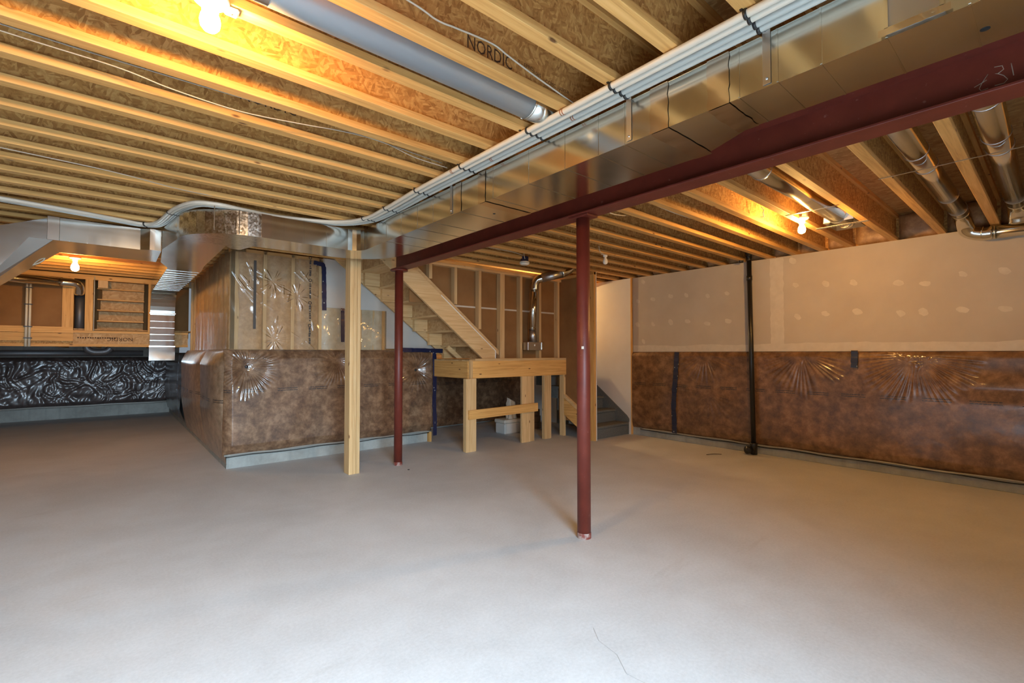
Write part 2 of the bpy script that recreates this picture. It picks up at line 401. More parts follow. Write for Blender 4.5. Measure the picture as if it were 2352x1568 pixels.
for i, (y, z) in enumerate(spots):
    m = MB(); k = 14; w = .03+.022*random.random(); h = .028+.016*random.random()
    vs = [(XW-.0016, y, z)]
    for j in range(k):
        th = 2*PI*j/k; rr = 1+.35*noise.noise(Vector((math.cos(th)*1.5+i*3, math.sin(th)*1.5, i)))
        vs.append((XW-.0013, y+math.cos(th)*w*rr+math.sin(th)*.012, z+math.sin(th)*h*rr))
    m.add(vs, [[0, 1+j, 1+(j+1) % k] for j in range(k)]); part('putty_patch', m, 'joint_compound', WR)
# rim joist behind the joist ends with exposed batts
part('rim_joist', MB().box(XW+.10, XW+.14, YB-.1, 7.3, ZJ, ZT), 'osb_web', WR)

# rear wall with the sliding door (behind the camera)
WB = thing('wall_back', 'rear basement wall with the sliding glass door', 'wall', (2, YB-.1, 0), kind='structure')
for bx in ((XL-.2, -1.15, 0, ZT), (.95, 7.4, 0, ZT), (-1.15, .95, 2.1, ZT)):
    part('wall_panel', MB().box(bx[0], bx[1], YB-.15, YB, bx[2], bx[3]), 'back_wall', WB)
D1 = thing('door_1', 'white framed sliding glass door letting in daylight', 'door', (-.1, YB-.08, 0), kind='structure')
for bx in ((-1.15,-1.09,.0,2.1), (.89,.95,.0,2.1), (-1.09,.89,2.04,2.1), (-1.09,.89,0,.06), (-.13,-.07,.06,2.04)):
    part('door_frame', MB().box(bx[0], bx[1], YB-.13, YB-.04, bx[2], bx[3], .004), 'frame_white', D1)
for x0, x1 in ((-1.09,-.13), (-.07,.89)):
    part('pane', MB().box(x0, x1, YB-.095, YB-.089, .06, 2.04), 'window_glass', D1)
struct('wall_left', MB().box(XL-.2, XL, YB-.15, 13.6, 0, ZT), 'back_wall', 'left basement wall beyond the frame', (XL-.1, 5, 0))

# ------------------------------------------------------------------ I-joists
def make_joist(x0, x1, label, group, y=0.0):
    o = thing('floor_joist', label, 'joist', (0, 0, 0), group)
    w = .064
    fl = MB().box(x0, x1, -w, 0, ZJ, ZJ+.038, .002); part('bottom_flange', fl, 'lumber_x', o)
    part('top_flange', MB().box(x0, x1, -w, 0, ZT-.038, ZT-.001), 'lumber_x', o)
    part('web', MB().box(x0, x1, -w/2-.005, -w/2+.005, ZJ+.038, ZT-.038), 'osb_web', o)
    o.location = (0, y, 0); return o
LJ = [2.572+.304*k for k in range(-13, 25)]
proto = None; joists_left = {}
LAB = {-2: 'wooden floor joist carrying the lit bulb at the top left of the photo',
       -3: 'wooden floor joist printed with block lettering beside the round grey duct, top centre'}
vis = [k for k in range(-13, 25) if LJ[k+13] > .6]
for k in range(-13, 25):
    y = LJ[k+13]
    if k in LAB: lab = LAB[k]
    elif k < -3: lab = f'wooden floor joist left of red beam, {ORD[-4-k]} nearer than the lettered joist'
    else: lab = f'wooden floor joist left of red beam, {ORD[k+1]} beyond the top left bulb'
    if proto is None: proto = make_joist(XL, 2.74, lab, 'floor joists left of the steel beam', y); o = proto
    else: o = copy_tree(proto); o.location = (0, y, 0); o['label'] = lab
    joists_left[k] = o
RJ = [2.51+.304*k for k in range(9, -4, -1)]+[1.216, .82, .43, .03, -.37, -.77, -1.17]
RJ[12] = 1.62
proto2 = None; joists_right = {}
for i, y in enumerate(RJ):
    if abs(y-1.62) < .01: lab = 'wooden floor joist right of the red beam with the lit bulb fixed to its side'
    elif y < 1.6:
        j = i-13; lab = f'wooden floor joist right of red beam, {ORD[j]} nearer than the lit bulb'
    else: lab = f'wooden floor joist right of red beam, {ORD[11-i]} beyond the lit bulb'
    if proto2 is None: proto2 = make_joist(2.60, XW+.1, lab, 'floor joists right of the steel beam', y); o = proto2
    else: o = copy_tree(proto2); o.location = (0, y, 0); o['label'] = lab
    joists_right[i] = o
# print on webs
yk = LJ[-3+13]-.032-.0062
text_part('web_lettering', 'NORDIC', .066, 'print_ink', sub(joists_left[-3], 'web'), (1.13, yk, ZJ+.060), (1,0,0), (0,0,1), 'dark block lettering on the web', 1.3)
for i, (xx, tx) in enumerate(((1.42, 'T - EPBO'), (1.52, '1085'), (1.60, 'CCMC 13032-R'))):
    text_part('web_lettering', tx, .026, 'print_ink', sub(joists_left[-3], 'web'), (xx, yk, ZJ+.108-.012*i), (1,0,0), (0,0,1))
yk = LJ[1+13]-.0385
text_part('web_lettering', 'NORDIC', .075, 'print_ink', sub(joists_left[1], 'web'), (.50, yk, ZJ+.12), (1,0,0), (0,0,1), 'dark block lettering on the web')
yk = 1.62+.304*1-.0385
text_part('web_lettering', 'NORDIC', .08, 'print_ink', sub(joists_right[11], 'web'), (3.05, RJ[11]-.0385, ZJ+.1), (1,0,0), (0,0,1), 'dark block lettering on the web')
# batts stuffed in the rim bays
for i in range(len(RJ)-1):
    y1, y0 = RJ[i]-.064, RJ[i+1]
    m = MB(); x0 = XW-.02+.03*random.random()
    def fn(u, v, x0=x0, y0=y0, y1=y1):
        e = (1-(2*u-1)**6)*(1-(2*v-1)**6)
        return Vector((x0+.10-.085*e+.012*noise.noise(Vector((u*4, v*4, i*7))), y0+(y1-y0)*u, ZJ+.003+(ZT-ZJ-.01)*v))
    m.grid(9, 9, fn); o = part('rim_batt', m, 'batt', WR)

# ------------------------------------------------------------------ steel beam and posts
BY1 = 5.24
BM = thing('steel_beam', 'dark red steel I-beam crossing the ceiling', 'beam', (2.627, 2, 2.335))
part('bottom_flange', MB().box(2.553, 2.702, YB, BY1, 2.335, 2.347, .002), 'red_primer', BM)
part('top_flange', MB().box(2.553, 2.702, YB, BY1, 2.523, 2.535, .002), 'red_primer', BM)
part('web', MB().box(2.623, 2.632, YB, BY1, 2.347, 2.523), 'red_primer', BM)
part('nailer_plate', MB().box(2.555, 2.70, YB, BY1, 2.535, ZJ), 'lumber_y', BM, 'pale wooden plate on top of the beam')
ch = MB()
def chalk(pts_):
    # strokes in (along beam, height) on the near web face, written upside down
    ch.tube([(2.6228, .098+p[0]*.72, 2.412+p[1]*.72) for p in pts_], .0016, 5)
chalk([(.012,.050),(.004,-.02)])
chalk([(.075,.058),(.045,.052),(.040,.030),(.062,.016),(.075,.022),(.062,.016),(.04,-.004),(.026,-.03),(.04,-.046),(.075,-.044)])
chalk([(.10,.03),(.125,-.01),(.135,-.036),(.128,-.05),(.10,-.048)]); chalk([(.155,-.02),(.105,.0)])
part('chalk_marks', ch, 'chalk', sub(BM, 'web'), 'chalk number 137 written upside down')
def steel_post(x, y, label, plate):
    o = thing('steel_post', label, 'post', (x, y, 0), 'red steel posts under the beam')
    part('column', MB().lathe((x, y, 0), [(.0,0),(.049,.0),(.049,2.318),(0,2.318)], 28), 'red_primer', o)
    part('base_collar', MB().lathe((x, y, 0), [(.051,.0),(.051,.035),(.0492,.04)], 28), 'steel_worn', o)
    if plate == 'round': part('cap_plate', MB().lathe((x, y, 2.318), [(0,0),(.102,.0),(.104,.008),(.102,.016),(0,.017)], 28), 'red_primer', o)
    else: part('cap_plate', MB().box(x-.06, x+.06, y-.09, y+.09, 2.318, 2.335, .002), 'red_primer', o)
    return o
t = NT('steel_worn'); n1 = t.noise(t.coords((1,1,1)), 22, 4)
t.set(Base_Color=t.ramp(n1, [(.42, (.19,.035,.022)), (.6, (.36,.26,.22))]), Roughness=.6)
p1 = steel_post(2.627, 2.272, 'red steel post standing nearest in the middle of the floor', 'flat')
part('paper_sticker', MB().box(2.575, 2.578, 2.225, 2.245, 1.36, 1.38), 'white_plastic', p1)
steel_post(2.627, 5.17, 'red steel post with round cap plate beside the wooden post', 'round')
WP = thing('wooden_post', 'built-up post of three nailed pale studs in front of insulated box', 'post', (2.06, 5.155, 0))
for i in range(3):
    part('stud', MB().box(1.998+.041*i, 2.0375+.041*i, 5.085+.003*(i % 2), 5.225, 0, ZJ, .0025), 'pale_lumber_z', WP)

# ------------------------------------------------------------------ rectangular duct trunk
DZ0, DZ1 = 2.327, 2.530; XD = 1.855
TD = thing('duct_trunk', 'shiny galvanised rectangular duct trunk snaking below the joists', 'duct', (2.0, 2, DZ0))
def dsec(pts_, mat_='galvanised', z0=DZ0, z1=DZ1, smooth=False):
    return part('duct_section', MB().prism(pts_, z0, z1, smooth=smooth), mat_, TD)
dsec([(XD,YB),(2.136,YB),(2.136,.885),(XD,.885)])
dsec([(XD,.885),(2.136,.885),(2.262,1.155),(XD,1.155)])
dsec([(XD,1.155),(2.262,1.155),(2.262,4.20),(XD,4.20)])
def arc(cx, cy, r, a0, a1, n=8): return [(cx+r*math.cos(math.radians(a0+(a1-a0)*i/n)), cy+r*math.sin(math.radians(a0+(a1-a0)*i/n))) for i in range(n+1)]
# elbow one: from +Y to -X
dsec([(XD,4.20),(2.262,4.20)]+arc(1.72,4.36,.525,0,90,8)+[(1.70,4.885),(1.70,4.46)]+arc(1.725,4.33,.13,90,0,5)+[(XD,4.2)][:0])
dsec([(1.70,4.46),(1.70,4.885),(1.00,4.885),(1.00,4.46)])
# elbow two: from -X to +Y (outside curve faces the room)
dsec([(1.00,4.885),(1.00,4.46)]+arc(.95,4.985,.525,270,180,10)+[(.425,5.02),(.80,5.02)]+arc(.93,5.015,.13,180,90,4), 'galvanised_spangle')
dsec([(.425,5.02),(.80,5.02),(.80,6.40),(.40,6.40),(.36,5.60)])
# run to the left
dsec([(.36,5.70),(.36,6.42),(-.40,6.42),(-.40,5.745),(.20,5.745),(.28,5.70)])
# descending offset at the far left
V_ = [(-.40,5.745,DZ1),(-.40,5.745,DZ0),(-.55,5.745,2.328),(-1.2,5.745,1.28),(-1.2,5.745,2.22),(-.72,5.745,2.40),
      (-1.2,6.23,1.607),(-.40,6.42,DZ0),(-1.2,6.32,1.56),(-.40,6.42,DZ1),(-1.2,6.42,2.22)]
part('transition', MB().add(V_, [(0,1,2),(0,2,5),(5,2,3,4),(1,6,3,2),(1,7,8,6),(0,5,4,10,9),(7,9,10,8),(3,6,8,10,4),(0,9,7,1)]), 'galvanised_mid', TD)
part('plenum', MB().box(-2.0, -1.202, 5.75, 6.35, .9, 2.2, .01), 'galvanised_dull', TD)
# seams, cleats, tape and hangers
def px_y(): pass
for y in (.15,.34,.52,.66,.80,1.34,1.50,1.73,2.02,2.36,2.74,3.1,3.34,3.62,3.9):
    m = MB().box(XD-.0022, XD+.001, y, y+.006, DZ0+.004, DZ1)
    xr = 2.136 if y < .88 else 2.262
    m.box(XD, xr, y, y+.006, DZ0-.0022, DZ0+.001); part('seam', m, 'galvanised', TD)
for x in (.62,.80,1.15,1.32,1.52):
    part('seam', MB().box(x, x+.006, 4.4575, 4.462, DZ0+.004, DZ1), 'galvanised', TD)
for x in (.25,.12,-.02,-.18,-.30):
    part('seam', MB().box(x, x+.005, 5.7425, 5.747, DZ0+.004, DZ1), 'galvanised', TD)
def tape(y0, y1, bottom=True):
    xr = 2.136 if y0 < .9 else 2.262
    m = MB().grid(3, 12, lambda u, v: Vector((XD-.0035-.0012*noise.noise(Vector((u*5, v*9, y0*9))), y0+(y1-y0)*u+.006*noise.noise(Vector((v*6, u, y0*5))), DZ0-.002+(DZ1-DZ0+.004)*v)))
    if bottom: m.grid(3, 12, lambda u, v: Vector((XD+(xr-XD)*v, y0+(y1-y0)*u+.006*noise.noise(Vector((v*6, u, y0*3))), DZ0-.0035-.0012*noise.noise(Vector((u*5, v*9, y0*7))))))
    part('foil_tape', m, 'foil_tape', TD)
tape(.84, .93); tape(1.11, 1.20); tape(2.44, 2.52); tape(2.72, 2.79, False)
for x0, x1 in ((1.735,1.855),):
    part('foil_tape', MB().grid(9, 6, lambda u, v: Vector((1.725+.1335*math.cos(math.radians(90*u)), 4.33+.1335*math.sin(math.radians(90*u))-.002-.002*noise.noise(Vector((u*8,v*6,2))), DZ0+(DZ1-DZ0)*v))), 'foil_tape', TD)
part('foil_tape', MB().box(.97, 1.05, 4.4555, 4.4595, DZ0, DZ1+.001), 'foil_tape', TD)
part('foil_tape', MB().box(.27, .31, 5.689, 5.699, DZ0, DZ1), 'foil_tape', TD)
part('foil_tape', MB().box(-.44, -.36, 5.735, 5.743, DZ0-.003, DZ1+.003, .002), 'foil_tape', TD)
for y in (.685, 1.30, 2.83):
    m = MB().box(XD-.0045, XD-.0025, y, y+.028, DZ0+.01, ZJ-.002); m.lathe((XD-.006, y+.014, ZJ-.03), [(0,-.003),(.007,-.002),(.008,.001)], 10, (-1,0,0))
    m.lathe((XD-.006, y+.014, DZ0+.03), [(0,.003),(.005,.002),(.006,-.001)], 8, (-1,0,0))
    part('hanger_strap', m, 'steel', TD)
# take-off collar with grey cover on the near end
m = MB().box(XD-.02, XD, .205, .215, DZ0+.02, DZ1-.01); m.box(XD-.02, XD, .335, .345, DZ0+.02, DZ1-.01); m.box(XD-.02, XD, .205, .345, DZ0+.012, DZ0+.024)
part('take_off_collar', m, 'galvanised', TD); part('take_off_cover', MB().box(XD-.012, XD-.004, .215, .335, DZ0+.024, DZ1-.012), 'galvanised_dull', TD)
part('foil_tape', MB().grid(14, 3, lambda u, v: Vector((XD-.021-.003*noise.noise(Vector((u*14, v*3, 5))), .19+.17*u, DZ0+.0+.022*v))), 'foil_tape', TD)
part('test_hole', MB().lathe((2.03, .135, DZ0-.001), [(0,0),(.012,0),(.012,.002)], 14), 'dark_hole', TD)
part('test_hole', MB().lathe((2.07, 2.62, DZ0-.001), [(0,0),(.010,0),(.010,.002)], 14), 'dark_hole', TD)

# branch duct to the back and down
DD = thing('drop_duct', 'galvanised rectangular duct dropping down in front of the far wall', 'duct', (.65, 9.6, 1.23))
part('transition', MB().add([(.40,6.40,DZ0),(.40,6.40,DZ1),(.80,6.40,DZ1),(.80,6.40,DZ0),(.488,6.75,DZ0-.002),(.488,6.75,DZ1),(.822,6.75,DZ1),(.822,6.75,DZ0-.002)],
     [(0,1,5,4),(1,2,6,5),(2,3,7,6),(3,0,4,7),(0,3,2,1),(4,5,6,7)]), 'galvanised', DD)
part('duct_section', MB().box(.488, .822, 6.75, 9.45, DZ0, DZ1), 'galvanised', DD)
el = arc(9.45, DZ0-.35, .35, 90, 0, 8); el2 = arc(9.45, DZ0-.35, .55, 0, 90, 8)
part('elbow', MB().prism(el+el2, .488, .822, axis='x'), 'galvanised', DD)
part('duct_section', MB().prism([(.488,9.80),(.822,9.836),(.822,9.985),(.488,9.985)], 1.43, DZ0-.35), 'galvanised_mid', DD)
part('duct_section', MB().prism([(.478,9.788),(.832,9.824),(.832,9.98),(.478,9.98)], 1.21, 1.43), 'galvanised_mid', DD)
for i in range(12):
    y = 6.95+.2*i; part('seam', MB().box(.49, .82, y, y+.008, DZ0-.003, DZ0+.001), 'galvanised', DD)
for z in (1.97, 1.86, 1.75, 1.64, 1.54):
    part('seam', MB().box(.489, .821, 9.796, 9.802, z, z+.007), 'galvanised', DD)
for z in (1.985, 1.43):
    part('cleat', MB().box(.475, .835, 9.782, 9.80, z, z+.028, .004), 'foil_tape', DD)

# ------------------------------------------------------------------ white water pipes along the trunk
base_path = [(1.0,YB+.02),(1.0,.72),(1.0,1.5),(1.0,2.54),(1.0,3.14),(1.02,3.7),(1.0,4.12),(.82,4.40),(.40,4.55),(.10,4.53),(-.09,4.50),(-.25,4.58),(-.35,4.90),(-.42,5.45),(-.52,5.64),(-.72,5.60),(-1.0,5.52),(-1.6,5.40),(-2.3,5.3)]
offs = [-.016, .017, .064, .097]
zs = [2.5565, 2.5535, 2.5565, 2.5535]
mats = ['white_pex', 'white_pex', 'grey_pex', 'grey_pex']
def pipe_path(off):
    P = spline([(p[0]+.745, p[1], 2.555) for p in base_path], 8); out = []
    for i, p in enumerate(P):
        tdir = (P[min(i+1,len(P)-1)]-P[max(i-1,0)]).normalized(); nn = Vector((tdir.y, -tdir.x, 0))
        k = 1.0 if p.y < 3.8 else max(.55, 1-(p.y-3.8)*.6)
        out.append(p+nn*off*k)
    return out
paths = []
plabs = ['white plastic water pipe, outermost of the bundle away from the duct', 'white plastic water pipe, second of the bundle counted toward the duct',
         'pale grey-white water pipe, third of the bundle counted toward the duct', 'pale grey-white water pipe of the bundle lying nearest the duct']
for i in range(4):
    P = pipe_path(offs[i]); P = [Vector((p.x, p.y, zs[i])) for p in P]; paths.append(P)
    o = thing('water_pipe', plabs[i], 'pipe', (1.75, 2, 2.55), 'water pipes clipped under the joists')
    part('pipe', MB().tube(P, .0152, 10), mats[i], o)
    if i in (0, 2):
        for yc in ((1.66, 2.66) if i == 0 else (1.68, 2.28)):
            q = min(P, key=lambda p: (p.y-yc)**2+(p.x-1.75)**2*.2)
            for dy in (0, .014): part('crimp_ring', MB().lathe((q.x, q.y+dy, q.z), [(.0158,-.003),(.0165,-.002),(.0165,.002),(.0158,.003)], 14, (0,1,0)), 'copper_ring', sub(o, 'pipe'))
clips = [.73, 1.33, 1.94, 2.56, 3.14, 3.72, 4.10]
for ci, yc in enumerate(clips):
    o = thing('pipe_clip', f'black plastic clip holding the white pipes, {ORD[ci]} from the camera', 'clip', (1.79, yc, 2.55), 'black pipe clips')
    m = MB()
    for i in range(4):
        q = min(paths[i][:70], key=lambda p: abs(p.y-yc)); m.lathe(q, [(.0153,-.006),(.019,-.006),(.019,.006),(.0153,.006)], 12, (0,1,0))
    part('saddle', m, 'black_plastic', o)
    q0 = min(paths[0][:70], key=lambda p: abs(p.y-yc))
    part('strap', MB().box(q0.x-.02, q0.x+.128, yc-.005, yc+.005, 2.5685, 2.5728), 'black_plastic', o)
for ci, (ix, lab) in enumerate(((98, 'black plastic clip on the white pipes at the bulging duct elbow'), (112, 'black plastic clip on the white pipes left of the duct elbow'))):
    o = thing('pipe_clip', lab, 'clip', paths[0][ix], 'black pipe clips'); m = MB()
    tdir = (paths[0][ix+1]-paths[0][ix-1]).normalized()
    for i in range(4): m.lathe(paths[i][ix], [(.0153,-.006),(.019,-.006),(.019,.006),(.0153,.006)], 10, tdir)
    part('saddle', m, 'black_plastic', o)

# ------------------------------------------------------------------ round ducts between the joists
def ring(m, c, r, axis): m.lathe(c, [(r,-.006),(r+.004,-.004),(r+.004,.004),(r,.006)], 24, axis)
o = thing('round_duct', 'round duct with daylight in its matte grey colour, between the joists above the trunk', 'duct', (.5, 1.78, 2.62))
part('pipe', MB().tube([(-1.6,1.775,2.628),(1.62,1.775,2.628)], .078, 28), 'daylit_duct', o)
m = MB().tube([(1.62,1.775,2.628),(1.70,1.775,2.63),(1.84,1.775,2.66),(2.0,1.775,2.70)], .080, 28); ring(m, (1.62,1.775,2.628), .079, (1,0,0)); part('elbow', m, 'galvanised', o)
part('foil_tape', MB().tube([(.30,1.775,2.628),(.40,1.775,2.628)], .0795, 28, cap=False), 'foil_tape', o)
def rduct(y, z, r, x0, x1, label, rings, bend):
    o = thing('round_duct', label, 'duct', (x0, y, z))
    part('pipe', MB().tube([(x0,y,z),(x1,y,z)], r, 28), 'galvanised', o)
    m = MB()
    for rx in rings: ring(m, (rx,y,z), r, (1,0,0))
    part('crimped_rings', m, 'galvanised_dull', o)
    part('elbow', MB().tube(bend, r*1.01, 24), 'galvanised', o)
    return o
o = rduct(.60, 2.66, .066, 2.70, 6.05, 'round galvanised duct at right that bends onto the wall', (4.0, 4.35, 5.35, 5.9),
      spline([(6.05,.60,2.66),(6.22,.60,2.655),(6.36,.60,2.61),(6.43,.58,2.54),(6.45,.50,2.50),(6.46,.42,2.495)], 5))
part('pipe', MB().tube([(6.46,.43,2.495),(6.46,YB+.05,2.485)], .062, 28), 'galvanised', o, 'bright horizontal run along the wall')
m = MB(); ring(m, (6.46,.40,2.495), .063, (0,1,0)); ring(m, (6.45,.48,2.50), .064, (.1,1,.1)); part('elbow_ring', m, 'galvanised', o)
o = rduct(.235, 2.66, .066, 2.70, 6.0, 'round galvanised duct nearest the right edge of the photo', (3.45, 4.05, 4.3, 5.8),
      spline([(6.0,.235,2.66),(6.15,.235,2.65),(6.26,.235,2.60),(6.30,.235,2.53)], 5))
rd = rduct(1.385, 2.655, .072, 2.70, 5.55, 'round galvanised duct in the bay beside the right lit bulb', (3.55, 5.3),
      spline([(5.55,1.385,2.655),(5.62,1.385,2.66),(5.68,1.385,2.68)], 4))
part('register_boot', MB().add([(5.25,1.30,2.72),(5.25,1.47,2.72),(5.60,1.47,2.72),(5.60,1.30,2.72),(5.30,1.25,2.60),(5.30,1.50,2.60),(5.72,1.50,2.60),(5.72,1.25,2.60)],
     [(0,1,5,4),(1,2,6,5),(2,3,7,6),(3,0,4,7)]), 'foil_tape', rd)
# wires and perforated strap across the bays
def strap_obj(name, p0, p1, w, mat_, label, cat):
    p0, p1 = Vector(p0), Vector(p1); d = (p1-p0).normalized(); sd = d.cross(Vector((0,0,1))).normalized()
    m = MB().obox((p0+p1)/2, d, sd, Vector((0,0,1)), (p1-p0).length/2, w/2, .0015); return solo(name, m, mat_, label, cat, (p0+p1)/2)
st_ = thing('perforated_strap', 'perforated metal strap under the joists beside the right lit bulb', 'strap', (5.35, 1.38, ZJ-.004))
m = MB(); m.obox((5.36,1.365,ZJ-.002), (.02,-1,0), (1,.02,0), (0,0,1), .21, .026, .0012); part('band', m, 'steel', st_)
m = MB()
for i in range(12):
    for j in (-1, 1): m.lathe((5.36+j*.012, 1.24+.022*i, ZJ-.0036), [(0,0),(.005,0),(.005,.001)], 8)
part('holes', m, 'dark_hole', st_)
strap_obj('metal_strap', (4.62,1.60,ZJ-.002), (4.62,1.20,ZJ-.002), .014, 'steel', 'thin metal strap crossing under the duct beside the right lit bulb', 'strap')
strap_obj('support_wire', (4.15,.83,ZJ-.002), (4.15,-1.0,ZJ-.002), .012, 'steel', 'thin steel support strap crossing under the two round ducts at right', 'strap')

# ------------------------------------------------------------------ lamp holders and bulbs
BP = [(.0,0),(.016,0.0),(.016,-.018),(.020,-.030),(.029,-.050),(.032,-.068),(.029,-.086),(.020,-.098),(.008,-.103),(0,-.1035)]
def lamp(x, y, z, lit, label, drop=.045, scale=1.0, box=True, mat_='lit_bulb'):
    o = thing('bulb_holder', label, 'light', (x, y, z), 'bare bulb ceiling lights')
    if box: part('junction_box', MB().prism([(x+.05*math.cos(PI/8+PI/4*i), y+.05*math.sin(PI/8+PI/4*i)) for i in range(8)], z-.001, z+.05), 'steel', o)
    part('lamp_base', MB().lathe((x,y,z), [(0,0),(.058,0),(.06,-.008),(.05,-.018),(.028,-.022),(.026,-.05),(.020,-.055),(0,-.055)], 24), 'white_plastic', o)
    k = scale; m = MB().lathe((x,y,z-drop), [(r*k,h*k) for r, h in BP], 24)
    part('bulb', m, mat_ if lit else 'bulb_off', o, 'glowing bulb' if lit else 'unlit white bulb')
    return o
lamp(.245, 1.91, ZJ, True, 'lit bare bulb in white holder on a joist at the top left', box=False, drop=.018)
lamp(4.88, 1.555, ZJ+.02, True, 'lit bare bulb below the joists near the right wall')
lamp(-.37, 8.30, ZJ, True, 'lit bare bulb far back in the room at left', box=False, scale=1.3, mat_='lit_bulb_small')
lamp(4.75, 3.74, ZJ+.03, False, 'unlit bare bulb under the joists right of the nearest red post')
sd = thing('smoke_alarm', 'white round smoke alarm with dark box under the joists by the stairs', 'smoke alarm', (4.13, 4.58, 2.50))
part('junction_box', MB().prism([(4.13+.055*math.cos(PI/8+PI/4*i), 4.58+.055*math.sin(PI/8+PI/4*i)) for i in range(8)], 2.535, 2.60), 'blue_tape', sd, 'dark blue box')
part('alarm_body', MB().lathe((4.13,4.58,2.535), [(0,.0),(.062,0),(.064,-.015),(.056,-.034),(.04,-.042),(0,-.044)], 28), 'white_plastic', sd)
m = MB(); ring(m, (4.13,4.58,2.515), .0615, (0,0,1)); part('vent_ring', m, 'grey_pex', sd)
# second box beside the top left bulb
o = thing('junction_box', 'white electrical box on the joist beside the top left bulb', 'box', (.31, 1.93, ZJ))
part('body', MB().box(.29, .335, 1.905, 1.95, ZJ-.018, ZJ-.001, .006), 'white_plastic', o); part('cover_screw', MB().lathe((.312,1.927,ZJ-.019), [(0,-.002),(.005,-.001),(.006,.001)], 10), 'steel', o)

# ------------------------------------------------------------------ electric cables
def cable(label, pts_, r=.0042, mat_='white_cable'):
    return solo('electric_cable', MB().tube(spline(pts_, 6), r, 6), mat_, label, 'cable', pts_[0], 'electric cables along the joists')
cable('thin white cable drooping along the lettered joist, top centre', [(.35,1.60,2.70),(.84,1.60,2.68),(.97,1.60,2.663),(1.07,1.60,2.673),(1.25,1.60,2.689),(1.35,1.60,2.672),(1.51,1.60,2.645),(1.79,1.598,2.605),(1.86,1.60,2.60)])
cable('thin grey cable sagging along the third joist beyond the top left bulb', [(-1.2,2.64,2.60),(-.34,2.66,2.585),(.0,2.66,2.58),(.2,2.67,2.56),(.48,2.67,2.55),(.77,2.66,2.575),(.98,2.62,2.585),(1.21,2.60,2.585),(1.45,2.65,2.575),(1.70,2.66,2.575)], .003, 'grey_cable')
cable('thin grey cable running behind the third joist beyond the top left bulb', [(-1.2,2.68,2.64),(-.3,2.70,2.63),(.2,2.72,2.64),(.9,2.72,2.65),(1.7,2.73,2.63)], .003, 'grey_cable')
cable('pale cable along the farther joists at the left edge', [(-1.6,4.10,2.59),(-.5,4.12,2.565),(0,4.16,2.56),(.4,4.3,2.565),(.8,4.38,2.59)], .0036, 'grey_cable')
cable('short pale cable hanging at the top left corner', [(-.02,2.22,2.70),(-.06,2.26,2.64),(-.10,2.30,2.62),(-.15,2.31,2.64)])
cable('pale cable looping under the joists behind the nearest red post', [(2.75,2.42,2.60),(3.0,2.46,2.55),(3.25,2.50,2.535),(3.45,2.53,2.56),(3.55,2.56,2.585)])
cable('thin cable along the joist right of the nearest red post', [(2.8,2.22,2.60),(3.3,2.213,2.59),(3.8,2.218,2.578),(4.3,2.214,2.59)])
cable('white cable end poking from the joist web beside the right lit bulb', [(4.55,1.78,2.68),(4.58,1.77,2.655),(4.57,1.775,2.63),(4.60,1.78,2.60),(4.58,1.80,2.598)])
cable('white cable arching below the descending duct at the far left', [(-.55,6.25,2.325),(-.50,6.3,2.29),(-.50,6.3,2.22),(-.58,6.3,2.16),(-.70,6.3,2.13)])
cable('white cable hook hanging at the left edge above the duct', [(-.86,5.55,2.60),(-.88,5.5,2.54),(-.90,5.45,2.50),(-.87,5.42,2.47),(-.85,5.42,2.465)], .006, 'white_pex')
cable('white cable loop above the unlit bulb', [(4.45,3.6,2.62),(4.55,3.66,2.575),(4.68,3.70,2.58),(4.74,3.73,2.61)])
cable('white cable rising from the smoke alarm', [(4.0,4.45,2.66),(4.02,4.47,2.60),(4.06,4.5,2.565),(4.10,4.54,2.565)])
cable('thin cable running across the joists to the smoke alarm', [(2.9,4.3,2.60),(3.4,4.4,2.59),(3.8,4.45,2.60),(4.05,4.52,2.60)])

# ------------------------------------------------------------------ insulated foundation box in the middle
FB = thing('wall_box', 'concrete foundation jog wrapped in insulation, middle left', 'wall', (2.3, 6.6, 0), kind='structure')
part('foundation', MB().box(1.03, 3.70, 6.26, 7.2, 0, 1.34), 'foundation', FB)
part('foundation', MB().box(1.03, 1.3, 7.2, 13.3, 0, 1.34), 'foundation', FB)
part('foundation', MB().box(3.4, 7.0, 7.30, 7.5, 0, 2.87), 'foundation', FB)
# ledge and framing above
for x in (1.06, 1.40, 1.72, 2.06, 2.42, 2.80, 3.2, 3.6):
    part('stud', MB().box(x, x+.038, 6.30, 6.44, 1.36, ZJ), 'pale_lumber_z', FB)
part('sill_plate', MB().box(1.05, 3.72, 6.29, 6.45, 1.34, 1.378), 'lumber_x', FB)
part('top_plate', MB().box(1.05, 3.72, 6.30, 6.44, ZJ-.04, ZJ), 'lumber_x', FB)
for i, x in enumerate((1.10, 1.44, 1.76)):
    m = MB(); x1 = x+.295
    m.grid(14, 20, lambda u, v, x=x, x1=x1, i=i: Vector((x+(x1-x)*u, 6.325-.035*(1-(2*u-1)**4)+.012*noise.noise(Vector((u*3+i*9, v*6, 1))), 1.378+(ZJ-.04-1.378)*v)))
    part('batt', m, 'batt', FB)
m = MB().grid(20, 12, lambda u, v: Vector((2.10+.90*u, 6.31+.012*noise.noise(Vector((u*7, v*4, 3)))-.02*abs(math.sin(u*4*PI))**.5, 1.378+.56*v)))
part('batt', m, 'pale_batt', FB)
for x in (2.585, 2.93): part('stud', MB().box(x, x+.04, 6.272, 6.29, 1.378, 1.93), 'lumber_z', FB)
part('drywall_sheet', MB().prism([(2.10,1.93),(2.99,1.93),(2.99,1.395),(4.6,1.395),(4.6,ZJ),(2.10,ZJ)], 6.265, 6.28, axis='y'), 'grey_drywall', FB)
